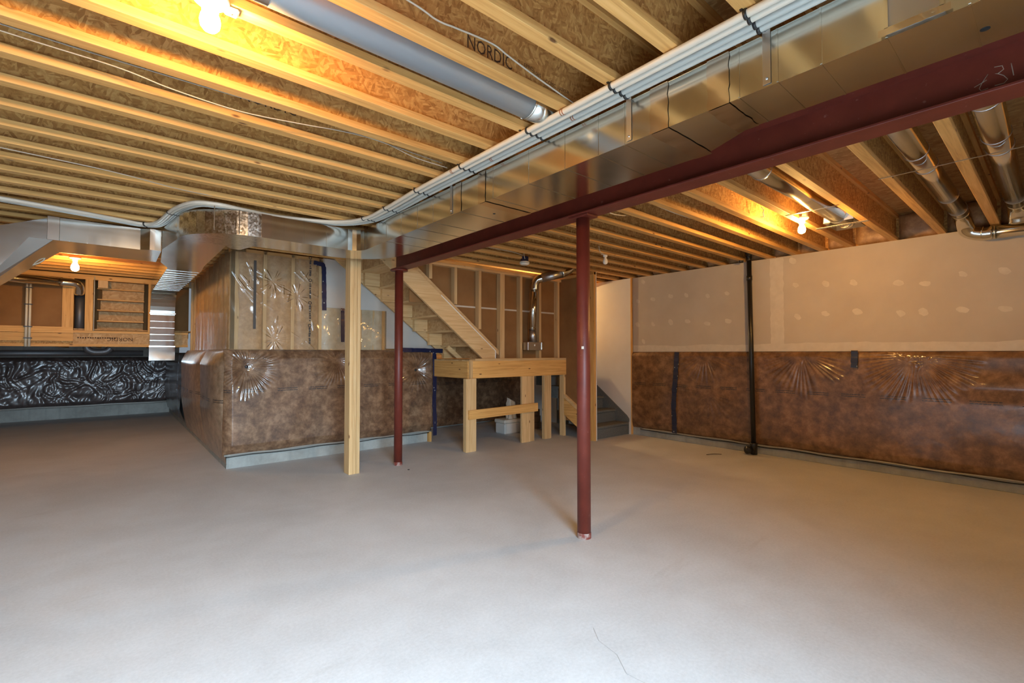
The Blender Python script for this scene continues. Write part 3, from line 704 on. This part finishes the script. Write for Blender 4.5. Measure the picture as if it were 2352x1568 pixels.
# upper left return, facing the left
for y in (6.30, 6.72, 7.12, 7.54, 7.95, 8.36, 8.76, 9.10, 9.5, 9.9):
    part('stud', MB().box(1.06, 1.19, y, y+.038, 1.36, ZJ), 'pale_lumber_z', FB)
for i, y in enumerate((6.34, 6.76, 7.16, 7.58, 7.99, 8.40, 8.80)):
    y1 = y+.35
    m = MB().grid(10, 20, lambda u, v, y=y, y1=y1, i=i: Vector((1.085-.05*(1-(2*u-1)**4)+.016*noise.noise(Vector((u*3+i*9, v*6, 5))), y+(y1-y)*u, 1.378+(ZJ-.04-1.378)*v)))
    part('batt', m, 'batt', FB)
part('backing_panel', MB().box(1.19, 1.21, 6.3, 10.1, 1.36, ZJ), 'backing_paper', FB)

def ridged(p): return abs(noise.noise(p))
def fold(x, z, cx, cz, n_, r0, r1, amp, seed, lo=-PI, hi=PI):
    """radial gathers around a fastener"""
    dx, dz = x-cx, z-cz; r = math.hypot(dx, dz)
    if r < 1e-4 or r > r1*1.15: return 0.
    th = math.atan2(dz, dx)
    if not lo <= th <= hi: return 0.
    ph = 2.2*noise.noise(Vector((math.cos(th)*2.3+seed, math.sin(th)*2.3, 0)))
    env = min(1, r/r0)*max(0, 1-(r/(r1*(.8+.3*noise.noise(Vector((th*2.1, seed, 4))))))**2)
    return amp*env*math.sin(n_*th+ph*3)
# vapour-barrier film over the upper front and left
random.seed(21)
CRE = [(1.06,2.30,1.22,2.05),(1.10,2.22,1.30,1.98),(1.20,2.44,1.36,2.16),(1.24,2.36,1.30,2.20),(1.14,2.12,1.34,1.90),(1.22,2.14,1.36,2.02)]
for c_ in range(26):
    x0, z0 = 1.06+1.0*random.random(), 1.42+1.05*random.random(); an = random.choice((-1.1,-.9,1.2,1.5,1.0))+.5*random.random(); ln = .07+.13*random.random()
    CRE.append((x0, z0, x0+math.cos(an)*ln, z0+math.sin(an)*ln))
def seg_d(x, z, c_):
    ax, az, bx, bz = c_; dx, dz = bx-ax, bz-az; tt = max(0, min(1, ((x-ax)*dx+(z-az)*dz)/(dx*dx+dz*dz)))
    return math.hypot(x-ax-dx*tt, z-az-dz*tt), tt
def film_front(u, v):
    x = 1.035+1.08*u; z = 1.37+(ZJ-.01-1.37)*v
    d = .010*noise.noise(Vector((x*3, z*1.4, 2)))+.005*noise.noise(Vector((x*11+z*7, z*5-x*4, 3)))
    for cx, cz, s_ in ((1.50,2.20,1),(1.78,2.05,3),(1.52,1.50,4)):
        d += fold(x, z, cx, cz, 11, .05, .26, .007, s_)
    for c_ in CRE:
        q, tt = seg_d(x, z, c_)
        if q < .03: d -= .0075*math.exp(-(q/.0085)**2)*(1-(2*tt-1)**4)
    return Vector((x, 6.262+d, z))
def film_left(u, v):
    y = 6.262+2.83*u; z = 1.36+(ZJ-.02-1.36)*v
    d = .010*noise.noise(Vector((y*2.2, z*.9, 7)))+.007*noise.noise(Vector((y*9, z*1.1, 8)))
    return Vector((1.022+d, y, z))
VF = thing('vapour_barrier', 'clear crinkled plastic film over the upper insulation of the box', 'plastic sheet', (1.05, 6.26, 1.37))
part('front_sheet', MB().grid(190, 200, film_front), 'poly_film', VF)
part('front_sheet', MB().grid(60, 40, lambda u, v: Vector((2.115+.87*u, 6.262+.008*noise.noise(Vector((u*8, v*5, 9)))+.005*noise.noise(Vector((u*22, v*9, 2))), 1.37+.555*v))), 'poly_film', VF)
part('side_sheet', MB().grid(100, 60, film_left), 'poly_film_side', VF)
part('printed_strip', MB().box(1.283, 1.312, 6.246, 6.2475, 1.62, 2.44), 'film_ink', VF, 'dark printed strip')
for i in range(4):
    z0 = 1.45+.29*i; m = MB()
    for j in range(7):
        h = .012+.02*random.random(); m.box(1.925-.006*random.random(), 1.94+.006*random.random(), 6.2462, 6.2472, z0+.03*j, z0+.03*j+h)
    m.lathe((1.932, 6.2465, z0+.235), [(.013,-.0005),(.021,-.0005),(.021,.0005),(.013,.0005)], 14, (0,1,0)); part('printed_lettering', m, 'film_ink', VF)
# lower blanket, front
def blank_front(u, v):
    x = .985+2.70*u; z = .150+1.225*v
    e = min(1, (v/.10))**.5*min(1, ((1-v)/.09))**.5
    eu = min(1, u/.03)**.5
    d = .10*e*eu+.012*noise.noise(Vector((x*2.2, z*2.2, 0)))*e
    for cx, cz, w, s, n_, amp in ((1.22,1.17,.17,1,41,.0085),(2.29,1.22,.16,2,35,.0065),(3.45,1.08,.12,3,27,.004)):
        r = math.hypot(x-cx, z-cz); d -= .085*math.exp(-(r/w)**2)
        d += fold(x, z, cx, cz, n_, .16, .46, amp, s)
    return Vector((x, 6.262-d, z))
IB = thing('insulation_blanket', 'brown insulation under shiny plastic on the lower front of the box', 'insulation', (2.3, 6.2, .15))
part('blanket', MB().grid(360, 180, blank_front), 'blanket_front', IB)
for cx, cz, w in ((1.22,1.17,1), (3.45,1.08,1)):
    part('fastener', MB().lathe((cx, 6.243, cz), [(0,.006),(.010,.005),(.018,.002),(.019,-.004)], 16, (0,-1,0)), 'black_plastic', sub(IB, 'blanket'), 'black washer')
flat('film_hem', (.30,.29,.26), .25)
part('hem', MB().tube(spline([(1.0+.27*i, 6.225+.006*math.sin(i*1.7), .158+.006*math.sin(i*2.3)) for i in range(11)], 4), .012, 8), 'film_hem', sub(IB, 'blanket'))
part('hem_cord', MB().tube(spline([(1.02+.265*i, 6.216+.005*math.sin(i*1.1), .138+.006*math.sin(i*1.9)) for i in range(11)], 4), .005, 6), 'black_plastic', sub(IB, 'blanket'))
# lower blanket, left return: two bulging widths
def side_blank(y0, y1, seed, out):
    def fn(u, v):
        y = y0+(y1-y0)*u; z = .05+1.33*v
        e = min(1, v/.45)**.6*min(1, (1-v)/.14)**.55; eu = (max(0, 1-abs(2*u-1)**3.0))**.6
        d = out*e*(.25+.75*eu)+.010*noise.noise(Vector((y*2, z*2, seed)))*e
        for cy in (y0, y1): d += fold(y, z, cy, 1.10, 24, .08, .35, .006, seed)
        return Vector((1.03-d, y, z))
    return fn
for lab, y0, y1, s, out in (('bulging brown insulation around the left side of the box, nearer width', 6.24, 7.75, 3, .135), ('bulging brown insulation around the left side of the box, farther width', 7.75, 10.0, 6, .145)):
    o = thing('insulation_blanket', lab, 'insulation', (.95, (y0+y1)/2, .05)); part('blanket', MB().grid(60, 60, side_blank(y0, y1, s, out)), 'blanket_side', o)
o = thing('insulation_blanket', 'insulation, coloured dark for shade, on the left side of the box beyond the blue tape', 'insulation', (1.0, 11.5, .1))
part('blanket', MB().grid(50, 30, lambda u, v: Vector((1.0-.06*min(1, v/.2)*min(1, (1-v)/.15)+.02*noise.noise(Vector((u*6, v*3, 2))), 10.0+3.2*u, .12+1.22*v))), 'blanket_shaded', o)
# blanket behind the landing
o = thing('insulation_blanket', 'shadowed brown insulation on the wall beneath the stair landing', 'insulation', (4.6, 7.25, .05))
def back_bl(u, v):
    x = 3.70+2.75*u; z = .03+1.28*v; e = min(1, v/.12)**.5*min(1, (1-v)/.1)**.5
    yy = 6.27+.95*min(1, (u/.16))**1.2
    return Vector((x, yy-.05*e+.02*noise.noise(Vector((x*2, z*2, 5))), z))
part('blanket', MB().grid(90, 40, back_bl), 'blanket_front', o)
part('end_block', MB().box(3.66, 3.70, 6.20, 6.26, 0, .15), 'lumber_z', FB)

# ------------------------------------------------------------------ right wall blanket
def blank_right(u, v):
    y = YB+(4.60-YB)*u; z = .118+1.232*v
    e = min(1, v/.08)**.5*min(1, (1-v)/.05)**.5
    d = .045*e+.010*noise.noise(Vector((y*1.6, z*1.8, 4)))*e
    for cy, cz, s, n_, amp in ((2.10,1.33,1,44,.008),(1.02,1.30,2,54,.010),(3.35,1.32,3,34,.006),(3.3,.75,4,24,.003),(-.3,1.3,5,40,.009)):
        d += fold(y, z, cy, cz, n_, .20, .66, amp, s, -PI, .25)
    w = noise.noise(Vector((y*6, z*9, 6)))
    g = math.exp(-(((y-.35)/.42)**2+((z-1.0)/.11)**2)); d += .035*g
    return Vector((XW+.004-d, y, z))
IR = thing('insulation_blanket', 'dark brown insulation under glossy plastic along the lower right wall', 'insulation', (6.5, 1.5, .12))
part('blanket', MB().grid(620, 130, blank_right), 'blanket_right', IR)
part('hem', MB().tube(spline([(XW-.030+.006*math.sin(i*1.3), YB+.05+.24*i, .118+.006*math.sin(i*1.7)) for i in range(26)], 4), .010, 8), 'film_hem', sub(IR, 'blanket'))
part('hem_shadow_line', MB().tube(spline([(XW-.018, YB+.05+.24*i, .098+.005*math.sin(i*2.1)) for i in range(26)], 4), .006, 6), 'black_plastic', sub(IR, 'blanket'))  # black tube drawn as the line of shade beneath the hem

# far foundation wall under the sunken floor
struct('wall_far', MB().box(XL-.2, 1.2, 13.2, 13.4, 0, 1.6), 'foundation', 'far concrete foundation wall at the left back', (0, 13.3, 0))
o = thing('insulation_blanket', 'wrinkled glossy plastic, coloured dark for shade, over insulation on the far left wall', 'insulation', (-.5, 13.1, .25))
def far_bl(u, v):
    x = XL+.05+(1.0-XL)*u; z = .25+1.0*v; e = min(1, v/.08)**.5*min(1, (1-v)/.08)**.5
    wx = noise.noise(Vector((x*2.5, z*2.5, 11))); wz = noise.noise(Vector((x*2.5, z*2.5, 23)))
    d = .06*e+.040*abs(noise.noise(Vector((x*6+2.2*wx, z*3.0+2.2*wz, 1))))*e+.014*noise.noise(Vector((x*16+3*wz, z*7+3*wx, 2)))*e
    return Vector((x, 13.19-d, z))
part('blanket', MB().grid(200, 70, far_bl), 'blanket_shaded', o)
part('hem', MB().tube([(XL+.1+.36*i, 13.14, .25+.006*math.sin(i*2)) for i in range(11)], .02, 8), 'film_hem', o)
# sunken floor frame above it
SF = thing('wall_mudroom', 'framed wall of the sunken room above the far foundation', 'wall', (-.5, 10.1, 1.43), kind='structure')
part('joist_flange', MB().box(XL, 1.03, 9.985, 10.05, 1.435, 1.475), 'lumber_x', SF)
part('joist_flange', MB().box(-.45, 1.03, 9.985, 10.05, 1.65, 1.69), 'lumber_x', SF)
part('joist_web', MB().box(-.45, 1.03, 10.005, 10.02, 1.475, 1.65), 'osb_tread', SF)
part('ledger_board', MB().box(XL, -.45, 9.985, 10.05, 1.52, 1.64), 'lumber_x', SF)
part('ledger_board', MB().box(XL, -.45, 9.975, 10.04, 1.645, 1.735), 'lumber_x', SF)
part('ledger_backing', MB().box(XL, -.45, 10.05, 10.07, 1.475, 1.74), 'osb_web', SF)
text_part('web_lettering', 'NORDIC', .085, 'print_ink', SF, (.28, 10.0035, 1.585), (-1,0,0), (0,0,-1), 'upside-down dark lettering on the web')
m = MB()
for i in range(16):
    xx = -.40+.029*i; m.box(xx, xx+.012+.012*random.random(), 10.0035, 10.0045, 1.56+.01*random.random(), 1.585)
part('printed_line', m, 'print_ink', SF)
part('top_plate', MB().box(XL, 1.03, 9.98, 10.10, ZJ-.075, ZJ), 'lumber_x', SF)
part('corner_stud', MB().box(-.58, -.45, 9.985, 10.08, 1.64, ZJ-.075), 'lumber_z', SF)
part('stud', MB().box(-.32, -.225, 9.98, 10.09, 1.69, ZJ-.075), 'lumber_z', SF)
part('stud', MB().box(.47, .51, 9.985, 10.09, 1.69, ZJ-.075), 'lumber_z', SF)
part('blocking', MB().box(-.17,-.05, 10.0, 10.06, 2.38, 2.50), 'pale_lumber_z', SF)
for x0, x1 in ((XL,-.985), (-.895,-.58)):
    part('panel', MB().box(x0, x1, 10.07, 10.085, 1.735, ZJ-.075), 'backing_paper', SF)
part('panel', MB().box(-.985, -.895, 10.08, 10.09, 1.735, ZJ-.075), 'backing_paper', SF)
for i in range(5):
    z0 = 1.69+.175*i; part('step_riser', MB().box(-.18+.02*i, .42, 10.30-.045*i+.1, 10.32-.045*i+.1, z0, z0+.165), 'osb_tread', SF)
    part('step_tread', MB().box(-.18, .42, 10.14, 10.40-.045*i, z0-.018, z0-.001), 'lumber_x', SF)
part('back_panel', MB().box(XL, 1.1, 10.62, 10.64, 1.6, ZT), 'backing_paper', SF)
for x in (-.7, -.2, .6, .95): part('floor_joist', MB().box(x, x+.05, 10.06, 13.3, 1.44, 1.66), 'osb_web', SF)
part('floor_deck', MB().box(XL, 1.1, 10.06, 13.4, 1.70, 1.72), 'osb_deck', SF)
# strapped white pipes on the far framed wall
o = thing('conduit_pair', 'pair of pale vertical pipes strapped to the far framed wall', 'pipe', (-.94, 9.95, 1.43))
for dx in (-.018, .018): part('pipe', MB().tube([(-.94+dx,9.95,1.43),(-.94+dx,9.95,2.42)], .015, 10), 'white_cable', o)
for z in (1.55,1.72,2.05,2.30): part('clip', MB().box(-.985,-.895,9.93,9.975,z,z+.014), 'black_plastic', o)
o = thing('white_cable_riser', 'thin white cable running up the far framed wall', 'cable', (-.22, 9.96, 1.69)); part('cable', MB().tube([(-.212,9.965,1.69),(-.212,9.965,2.55)], .006, 6), 'white_cable', o)
# round ducts at the far wall
o = thing('round_duct', 'galvanised round duct with vertical drop at the far framed wall', 'duct', (-.39, 9.85, 1.69))
part('pipe', MB().tube([(XL,9.55,2.41),(-.55,9.85,2.41)], .062, 20), 'galvanised', o)
part('elbow', MB().tube(spline([(-.60,9.842,2.41),(-.44,9.87,2.405),(-.39,9.92,2.35),(-.39,9.98,2.26)], 5), .064, 20), 'galvanised', o)
part('pipe', MB().tube([(-.385,10.14,2.34),(-.385,10.14,1.55)], .058, 20), 'shaded_duct', o)
o = thing('round_duct', 'round duct, darkened for shade, with elbow hanging under the far sunken floor', 'duct', (-.2, 10.6, 1.36))
part('elbow', MB().tube(spline([(-.30,10.2,1.45),(-.28,10.2,1.39),(-.20,10.2,1.35),(-.06,10.2,1.36),(.0,10.2,1.42)], 5), .05, 16), 'shaded_duct', o)
part('pipe', MB().tube([(XL,10.9,1.33),(.45,10.9,1.33)], .05, 16), 'shaded_duct', o)

# ------------------------------------------------------------------ blue sheathing tape
def tape_strip(label, pts_, w, normal, mat_='blue_tape'):
    """ribbon along a polyline with a slightly ragged edge"""
    m = MB(); P = [Vector(p) for p in pts_]; Nn = Vector(normal); vs = []
    Q = []
    for i in range(len(P)-1):
        for k in range(8): Q.append(P[i].lerp(P[i+1], k/8))
    Q.append(P[-1])
    for i, p in enumerate(Q):
        d = (Q[min(i+1,len(Q)-1)]-Q[max(i-1,0)]).normalized(); sdv = d.cross(Nn).normalized()
        w0 = w/2*(1+.18*noise.noise(Vector((i*.7, p.z*5, p.x)))); off = Nn*.003*noise.noise(Vector((i*.9, 3, p.y)))
        vs += [p-sdv*w0+off, p+sdv*w0+off, p-sdv*w0+off+Nn*.0015, p+sdv*w0+off+Nn*.0015]
    fs = []
    for i in range(len(Q)-1):
        b = 4*i; fs += [(b+2,b+3,b+7,b+6),(b,b+4,b+5,b+1),(b,b+2,b+6,b+4),(b+1,b+5,b+7,b+3)]
    m.add(vs, fs); return solo('blue_tape', m, mat_, label, 'tape', P[0], 'blue sheathing tape strips')
NY = (0,-1,0); NX = (-1,0,0)
tape_strip('dark blue tape strip with bent top beside the grey drywall on the box', [(1.97,6.24,2.50),(2.085,6.24,2.485),(2.10,6.24,2.44),(2.105,6.24,2.2),(2.11,6.24,1.89)], .055, NY)
tape_strip('short dark blue tape strip just left of the wooden post', [(2.35,6.24,1.93),(2.352,6.24,1.70),(2.356,6.24,1.48)], .05, NY)
tape_strip('horizontal dark blue tape strip below the stair behind the red post', [(3.16,6.15,1.378),(3.5,6.15,1.375),(3.86,6.15,1.365)], .06, NY)
tape_strip('long vertical dark blue tape strip at the right end of the box', [(3.70,6.13,1.36),(3.705,6.13,1.1),(3.71,6.13,.85),(3.70,6.13,.6),(3.715,6.13,.35),(3.715,6.13,.10)], .065, NY)
tape_strip('long dark blue tape strip on the right wall insulation', [(6.495,3.775,1.345),(6.495,3.80,1.0),(6.49,3.82,.75),(6.49,3.835,.5),(6.50,3.83,.30),(6.51,3.835,.12)], .075, NX)
tape_strip('short dark blue tape piece near the top of right wall insulation', [(6.50,1.55,1.362),(6.495,1.553,1.25),(6.495,1.556,1.165)], .065, NX)
tape_strip('dark blue tape strip down the left side of the box', [(.92,10.06,1.30),(.90,10.06,1.0),(.89,10.06,.7),(.90,10.06,.45),(.93,10.05,.22)], .16, NX)

# ------------------------------------------------------------------ black drain stack
BS = thing('drain_pipe', 'black plastic drain pipe with clean-out standing against the right wall', 'pipe', (6.44, 2.66, 0))
part('pipe', MB().tube([(6.455,2.69,ZJ+.02),(6.44,2.655,.12)], .030, 20), 'abs_pipe', BS)
part('coupling', MB().lathe((6.455,2.688,2.33), [(.031,-.03),(.036,-.03),(.036,.03),(.031,.03)], 20), 'abs_pipe', BS)
part('hub', MB().lathe((6.44,2.655,.08), [(.03,-.07),(.045,-.07),(.046,.06),(.042,.075),(.03,.075)], 20), 'abs_pipe', BS)
part('cleanout', MB().lathe((6.44,2.655,.06), [(.036,.0),(.036,.07),(.05,.07),(.052,.085),(.052,.105),(.046,.112),(.018,.112),(.018,.125),(0,.125)], 20, (-.8,.45,.05)), 'abs_pipe', BS, 'round screw plug')
part('top_elbow', MB().tube(spline([(6.455,2.69,ZJ-.01),(6.45,2.69,ZJ+.04),(6.40,2.68,ZJ+.09),(6.2,2.66,ZJ+.11),(4.6,2.66,ZJ+.13)], 5), .036, 16), 'abs_pipe', BS)
part('side_stub', MB().lathe((6.44,2.76,ZJ-.005), [(.024,0),(.026,.03),(.026,.055),(0,.056)], 16, (-.6,.8,0)), 'abs_pipe', BS)

# ------------------------------------------------------------------ stairs with landing
ST = thing('staircase', 'open-backed wooden staircase rising left from the landing', 'stairs', (3.3, 5.8, 1.25))
sl = -.80; ang = math.atan(-sl)
def stringer(y0, y1, lo0, lo1, hv, x_lo=1.9, cut=None):
    # lower edge passes lo0=(x,z) .. lo1=(x,z)
    k = (lo1[1]-lo0[1])/(lo1[0]-lo0[0])
    za = lo0[1]+k*(x_lo-lo0[0]); xb, zb = lo1
    pts_ = [(x_lo, za), (xb, zb), (xb+.235, zb), (xb+.235, zb+.08), (x_lo, za+hv)]
    k2 = hv
    pts_ = [(x_lo, za), (xb, zb), (xb+.22, zb), (xb+.22, zb-k*(-.22)*0+hv+k*.22), (x_lo, za+hv)]
    return MB().prism(pts_, y0, y1, axis='y')
part('stringer', stringer(5.305, 5.343, (2.48,2.454), (3.99,1.252), .30), 'pale_lumber_x', ST)
part('stringer', stringer(6.19, 6.225, (2.60,2.285), (3.95,1.252), .34), 'pale_lumber_x', ST)
# sloping wall plate on top of the near stringer
k = (1.252-2.454)/(3.99-2.48)
z_at = lambda x: 2.454+k*(x-2.48)+.30
m = MB().prism([(1.9,z_at(1.9)+.004),(4.31,z_at(4.31)+.004),(4.31,z_at(4.31)+.075),(1.9,z_at(1.9)+.075)], 5.345, 5.43, axis='y')
part('sloping_plate', m, 'pale_lumber_x', ST)
part('white_skirt', MB().prism([(3.3,z_at(3.3)-.014),(3.3,z_at(3.3)),(4.222,z_at(4.222)),(4.222,1.256),(4.208,1.256),(4.208,z_at(4.208)-.014)], 5.299, 5.3045, axis='y'), 'white_plastic', ST)
rise, run = .200, .2515
xt, zt = 3.98, 1.252
for i in range(8):
    x1 = xt+.12-run*i; z1 = zt+rise*(i+1)
    part('riser', MB().box(x1-.018, x1, 5.345, 6.19, z1-rise, z1-.026), 'osb_tread', ST)
    part('tread', MB().box(x1-run-.005, x1+.025, 5.345, 6.19, z1-.026, z1), 'pale_lumber_y', ST)
    part('glue_block', MB().prism([(x1-run+.02, z1-rise*1.0),(x1-.018, z1-rise),(x1-.018, z1-.026),(x1-run+.02, z1-.026)], 6.13, 6.19, axis='y'), 'pale_lumber_x', ST)
part('carriage', MB().prism([(3.94,1.255),(4.04,1.255),(3.80,1.445),(3.76,1.395)], 5.88, 5.918, axis='y'), 'pale_lumber_x', ST)

LD = thing('landing_platform', 'wooden stair landing platform on posts with a cross brace', 'platform', (4.6, 5.8, 0))
part('rim_board', MB().box(3.76, 5.62, 5.225, 5.263, .985, 1.222, .002), 'lumber_x', LD)
part('rim_board', MB().box(3.70, 3.74, 5.263, 6.24, .985, 1.222, .002), 'lumber_y', LD)
part('rim_end', MB().box(3.722, 3.76, 5.225, 5.263, .975, 1.222, .002), 'pale_lumber_z', LD)
part('sole_plate', MB().box(3.80, 5.62, 5.225, 5.36, 1.222, 1.255, .002), 'pale_lumber_x', LD)
part('edge_board', MB().box(3.70, 3.80, 5.225, 6.24, 1.222, 1.24), 'osb_tread', LD)
part('deck', MB().box(3.80, 6.40, 5.36, 7.25, 1.222, 1.245), 'osb_deck', LD)
for x in (4.25, 4.7, 5.15): part('deck_joist', MB().box(x, x+.038, 5.263, 7.2, 1.0, 1.222), 'lumber_y', LD)
part('post', MB().box(3.63, 3.80, 5.195, 5.235, 0, .985, .003), 'pale_lumber_z', LD)
part('post', MB().box(3.64, 3.79, 5.24, 5.28, 0, .985, .003), 'pale_lumber_z', LD)
part('post', MB().box(4.66, 4.83, 5.225, 5.265, 0, .985, .003), 'pale_lumber_z', LD)
part('post', MB().box(4.833, 4.92, 5.235, 5.275, 0, .985, .003), 'pale_lumber_z', LD)
part('post', MB().box(5.13, 5.28, 5.23, 5.29, 0, .985, .003), 'pale_lumber_z', LD)
m = MB(); c0, c1 = Vector((3.66,5.185,.50)), Vector((4.95,5.205,.515)); d = (c1-c0).normalized()
m.obox((c0+c1)/2, d, (0,1,0), d.cross(Vector((0,1,0))), (c1-c0).length/2, .018, .062); part('cross_brace', m, 'lumber_x', LD, 'horizontal board nailed across the posts')

SW = thing('wall_stair', 'stud wall with brown panel backs enclosing the stairs', 'wall', (4.6, 5.4, 1.25), kind='structure')
part('top_plate', MB().box(1.95, 5.62, 5.33, 5.43, ZJ-.076, ZJ-.039, .002), 'pale_lumber_x', SW)
part('top_plate', MB().box(1.95, 5.62, 5.33, 5.43, ZJ-.038, ZJ-.001, .002), 'lumber_x', SW)
for x in (2.78, 3.14, 3.53, 3.94, 4.33, 4.72, 5.12, 5.535):
    zb = max(1.255, (z_at(x)+.078) if x < 4.31 else 1.255)
    w = .085 if abs(x-4.33) < .01 else .045
    part('stud', MB().box(x, x+w, 5.335, 5.42, zb, ZJ-.076, .002), 'pale_lumber_z', SW)
def panel(x0, x1, z0, z1):
    part('panel', MB().box(x0, x1, 5.421, 5.434, z0, z1), 'backing_paper', SW)
panel(2.9, 5.62, 1.99, ZJ-.076)
m = MB().prism([(3.06,1.977),(5.62,1.977),(5.62,1.255),(4.30,1.255),(z_at and 3.06,z_at(3.06)+.0)], 5.421, 5.434, axis='y')
m = MB().prism([(3.42,1.977),(5.62,1.977),(5.62,1.255),(4.30,1.255)], 5.421, 5.434, axis='y')
part('panel', m, 'backing_paper', SW)
part('seam_tape', MB().box(3.4, 5.6, 5.419, 5.4215, 1.972, 1.995), 'joint_compound', SW)
# return at the stair entrance
part('stud', MB().box(5.575, 5.62, 5.24, 5.335, 0, 1.222, .002), 'pale_lumber_z', SW)
part('end_stud', MB().box(5.585, 5.625, 4.615, 4.70, 0, ZJ, .002), 'lumber_z', SW)
part('end_trim', MB().box(5.627, 5.640, 4.612, 4.70, 0, ZJ), 'white_wall', SW)
part('panel', MB().box(5.627, 5.640, 4.70, 5.40, .25, ZJ), 'backing_paper', SW)
m = MB().prism([(4.70,.02),(4.70,.27),(5.238,.606),(5.238,.345)], 5.575, 5.612, axis='x'); part('stair_stringer', m, 'lumber_y', SW)
m = MB().prism([(4.70,.275),(4.70,.33),(5.238,.666),(5.238,.611)], 5.575, 5.627, axis='x'); part('sloping_plate', m, 'pale_lumber_y', SW)
part('top_plate', MB().box(5.575, 5.64, 4.615, 5.40, ZJ-.04, ZJ-.001), 'lumber_y', SW)
# header closing the ceiling over the stair entrance
part('header', MB().box(5.63, XW, 5.38, 5.42, ZJ-.08, ZJ), 'lumber_x', SW)
# white painted wall beside the carpeted steps
struct('wall_white', MB().box(6.53, XW+.02, 4.625, 7.3, 0, ZJ), 'white_wall', 'cream painted wall beside the carpeted steps', (6.5, 5.5, 0))
struct('trim_1', MB().box(6.525, 6.56, 4.605, 4.625, 0, ZJ, .002), 'lumber_z', 'thin wooden edge trim on the end of the cream wall', (6.5, 4.6, 0))
struct('baseboard_stair', MB().box(6.516, 6.53, 4.626, 4.665, 0, .20), 'white_wall', 'short cream baseboard piece beside the bottom step', (6.44, 4.66, 0))

CS = thing('carpeted_stairs', 'dark grey carpeted steps rising beside the cream wall', 'stairs', (6.0, 5.3, 0))
for i in range(6):
    y0 = 4.68+.255*i; z1 = .195*(i+1)
    m = MB().prism([(y0,z1-.195),(y0,z1-.045),(y0-.022,z1-.035),(y0-.026,z1-.012),(y0-.012,z1),(y0+.262,z1),(y0+.262,z1-.195)], 5.645, 6.505, axis='x')
    part('step', m, 'carpet', CS)
part('skirt_board', MB().prism([(4.66,0),(4.66,.25),(4.70,.30),(6.3,1.50),(6.3,.0)], 6.505, 6.528, axis='x'), 'carpet', CS, 'dark grey diagonal skirt')

pl = bpy.data.lights.new('stairwell_lamp', 'POINT'); pl.energy = 75; pl.color = (1,.66,.30); pl.shadow_soft_size = .06
po = bpy.data.objects.new('stairwell_lamp', pl); COL.objects.link(po); po.location = (6.0, 6.35, 2.35)
# vent pipe in the stud wall with register box
VP = thing('vent_duct', 'shiny round vent pipe dropping in the stair stud wall to a register box', 'duct', (4.8, 5.2, 1.38))
part('elbow', MB().tube(spline([(5.44,4.88,2.76),(5.40,4.89,2.68),(5.32,4.92,2.60),(5.22,4.96,2.55)], 5), .072, 20), 'galvanised', VP)
part('pipe', MB().tube([(5.24,4.955,2.552),(5.02,5.17,2.485)], .068, 20), 'galvanised_dull', VP)
part('elbow', MB().tube(spline([(5.05,5.14,2.49),(4.98,5.21,2.465),(4.945,5.245,2.40),(4.94,5.255,2.30)], 5), .062, 20), 'galvanised', VP)
part('pipe', MB().tube([(4.94,5.255,2.34),(4.905,5.265,1.70)], .054, 24), 'galvanised', VP)
m = MB(); ring(m, (4.905,5.265,1.70), .055, (0,0,1)); part('clamp_ring', m, 'foil_tape', VP)
part('neck', MB().tube([(4.905,5.265,1.70),(4.93,5.27,1.50)], .04, 20, radii=[.050,.062]), 'galvanised_dull', VP)
part('register_box', MB().box(4.775, 5.08, 5.22, 5.334, 1.375, 1.50, .004), 'galvanised_dull', VP)
part('box_tab', MB().box(5.055, 5.10, 5.208, 5.22, 1.385, 1.50, .003), 'foil_tape', VP)
part('paper_label', MB().box(4.90, 4.925, 5.2185, 5.2195, 1.44, 1.465), 'white_plastic', VP)

# things stored beneath the landing
o = thing('foam_box', 'pale lidded foam box on the floor beneath the landing', 'box', (5.08, 6.05, 0))
part('body', MB().box(4.93, 5.28, 5.95, 6.20, 0, .17, .012), 'styrofoam', o); part('lid', MB().box(4.915, 5.295, 5.935, 6.215, .172, .235, .014), 'bag_paper', o)
m = MB()
def bag(u, v):
    th = 2*PI*u; r = .085*(1-.25*v)+.02*noise.noise(Vector((math.cos(th)*2, math.sin(th)*2, v*4)))
    sq = 1/(abs(math.cos(th))**4+abs(math.sin(th))**4)**.25
    return Vector((5.15+r*sq*math.cos(th), 6.06+.8*r*sq*math.sin(th), .237+.31*v+.035*math.cos(th-2.6)*v))
m.grid(33, 14, bag, False); solo('paper_bag', m, 'bag_paper', 'crumpled pale paper bag standing on the foam box under the landing', 'bag', (5.15, 6.06, .237))
for i in range(3):
    o = solo('lumber_offcut', MB().box(5.40+.02*i, 5.86-.02*i, 6.05, 6.35, .0+.115*i, .11+.115*i, .004), 'cardboard', f'brown stacked block on the floor under the landing, {("bottom","middle","top")[i]} of three', 'block', (5.6, 6.2, .115*i), 'stacked blocks under the landing')

# floor litter
solo('floor_scrap', MB().box(2.60, 2.615, 4.86, 4.88, 0, .006), 'black_plastic', 'tiny dark scrap on the floor right of the far red post', 'scrap', (2.61, 4.87, 0))
o = solo('grass_scrap', MB().tube(spline([(5.95,3.05,.004),(6.0,3.0,.012),(6.07,2.98,.006),(6.12,2.93,.004)], 4), .004, 6), 'print_ink', 'small dry brown sprig on the floor near the right wall', 'scrap', (6.0, 3.0, 0))
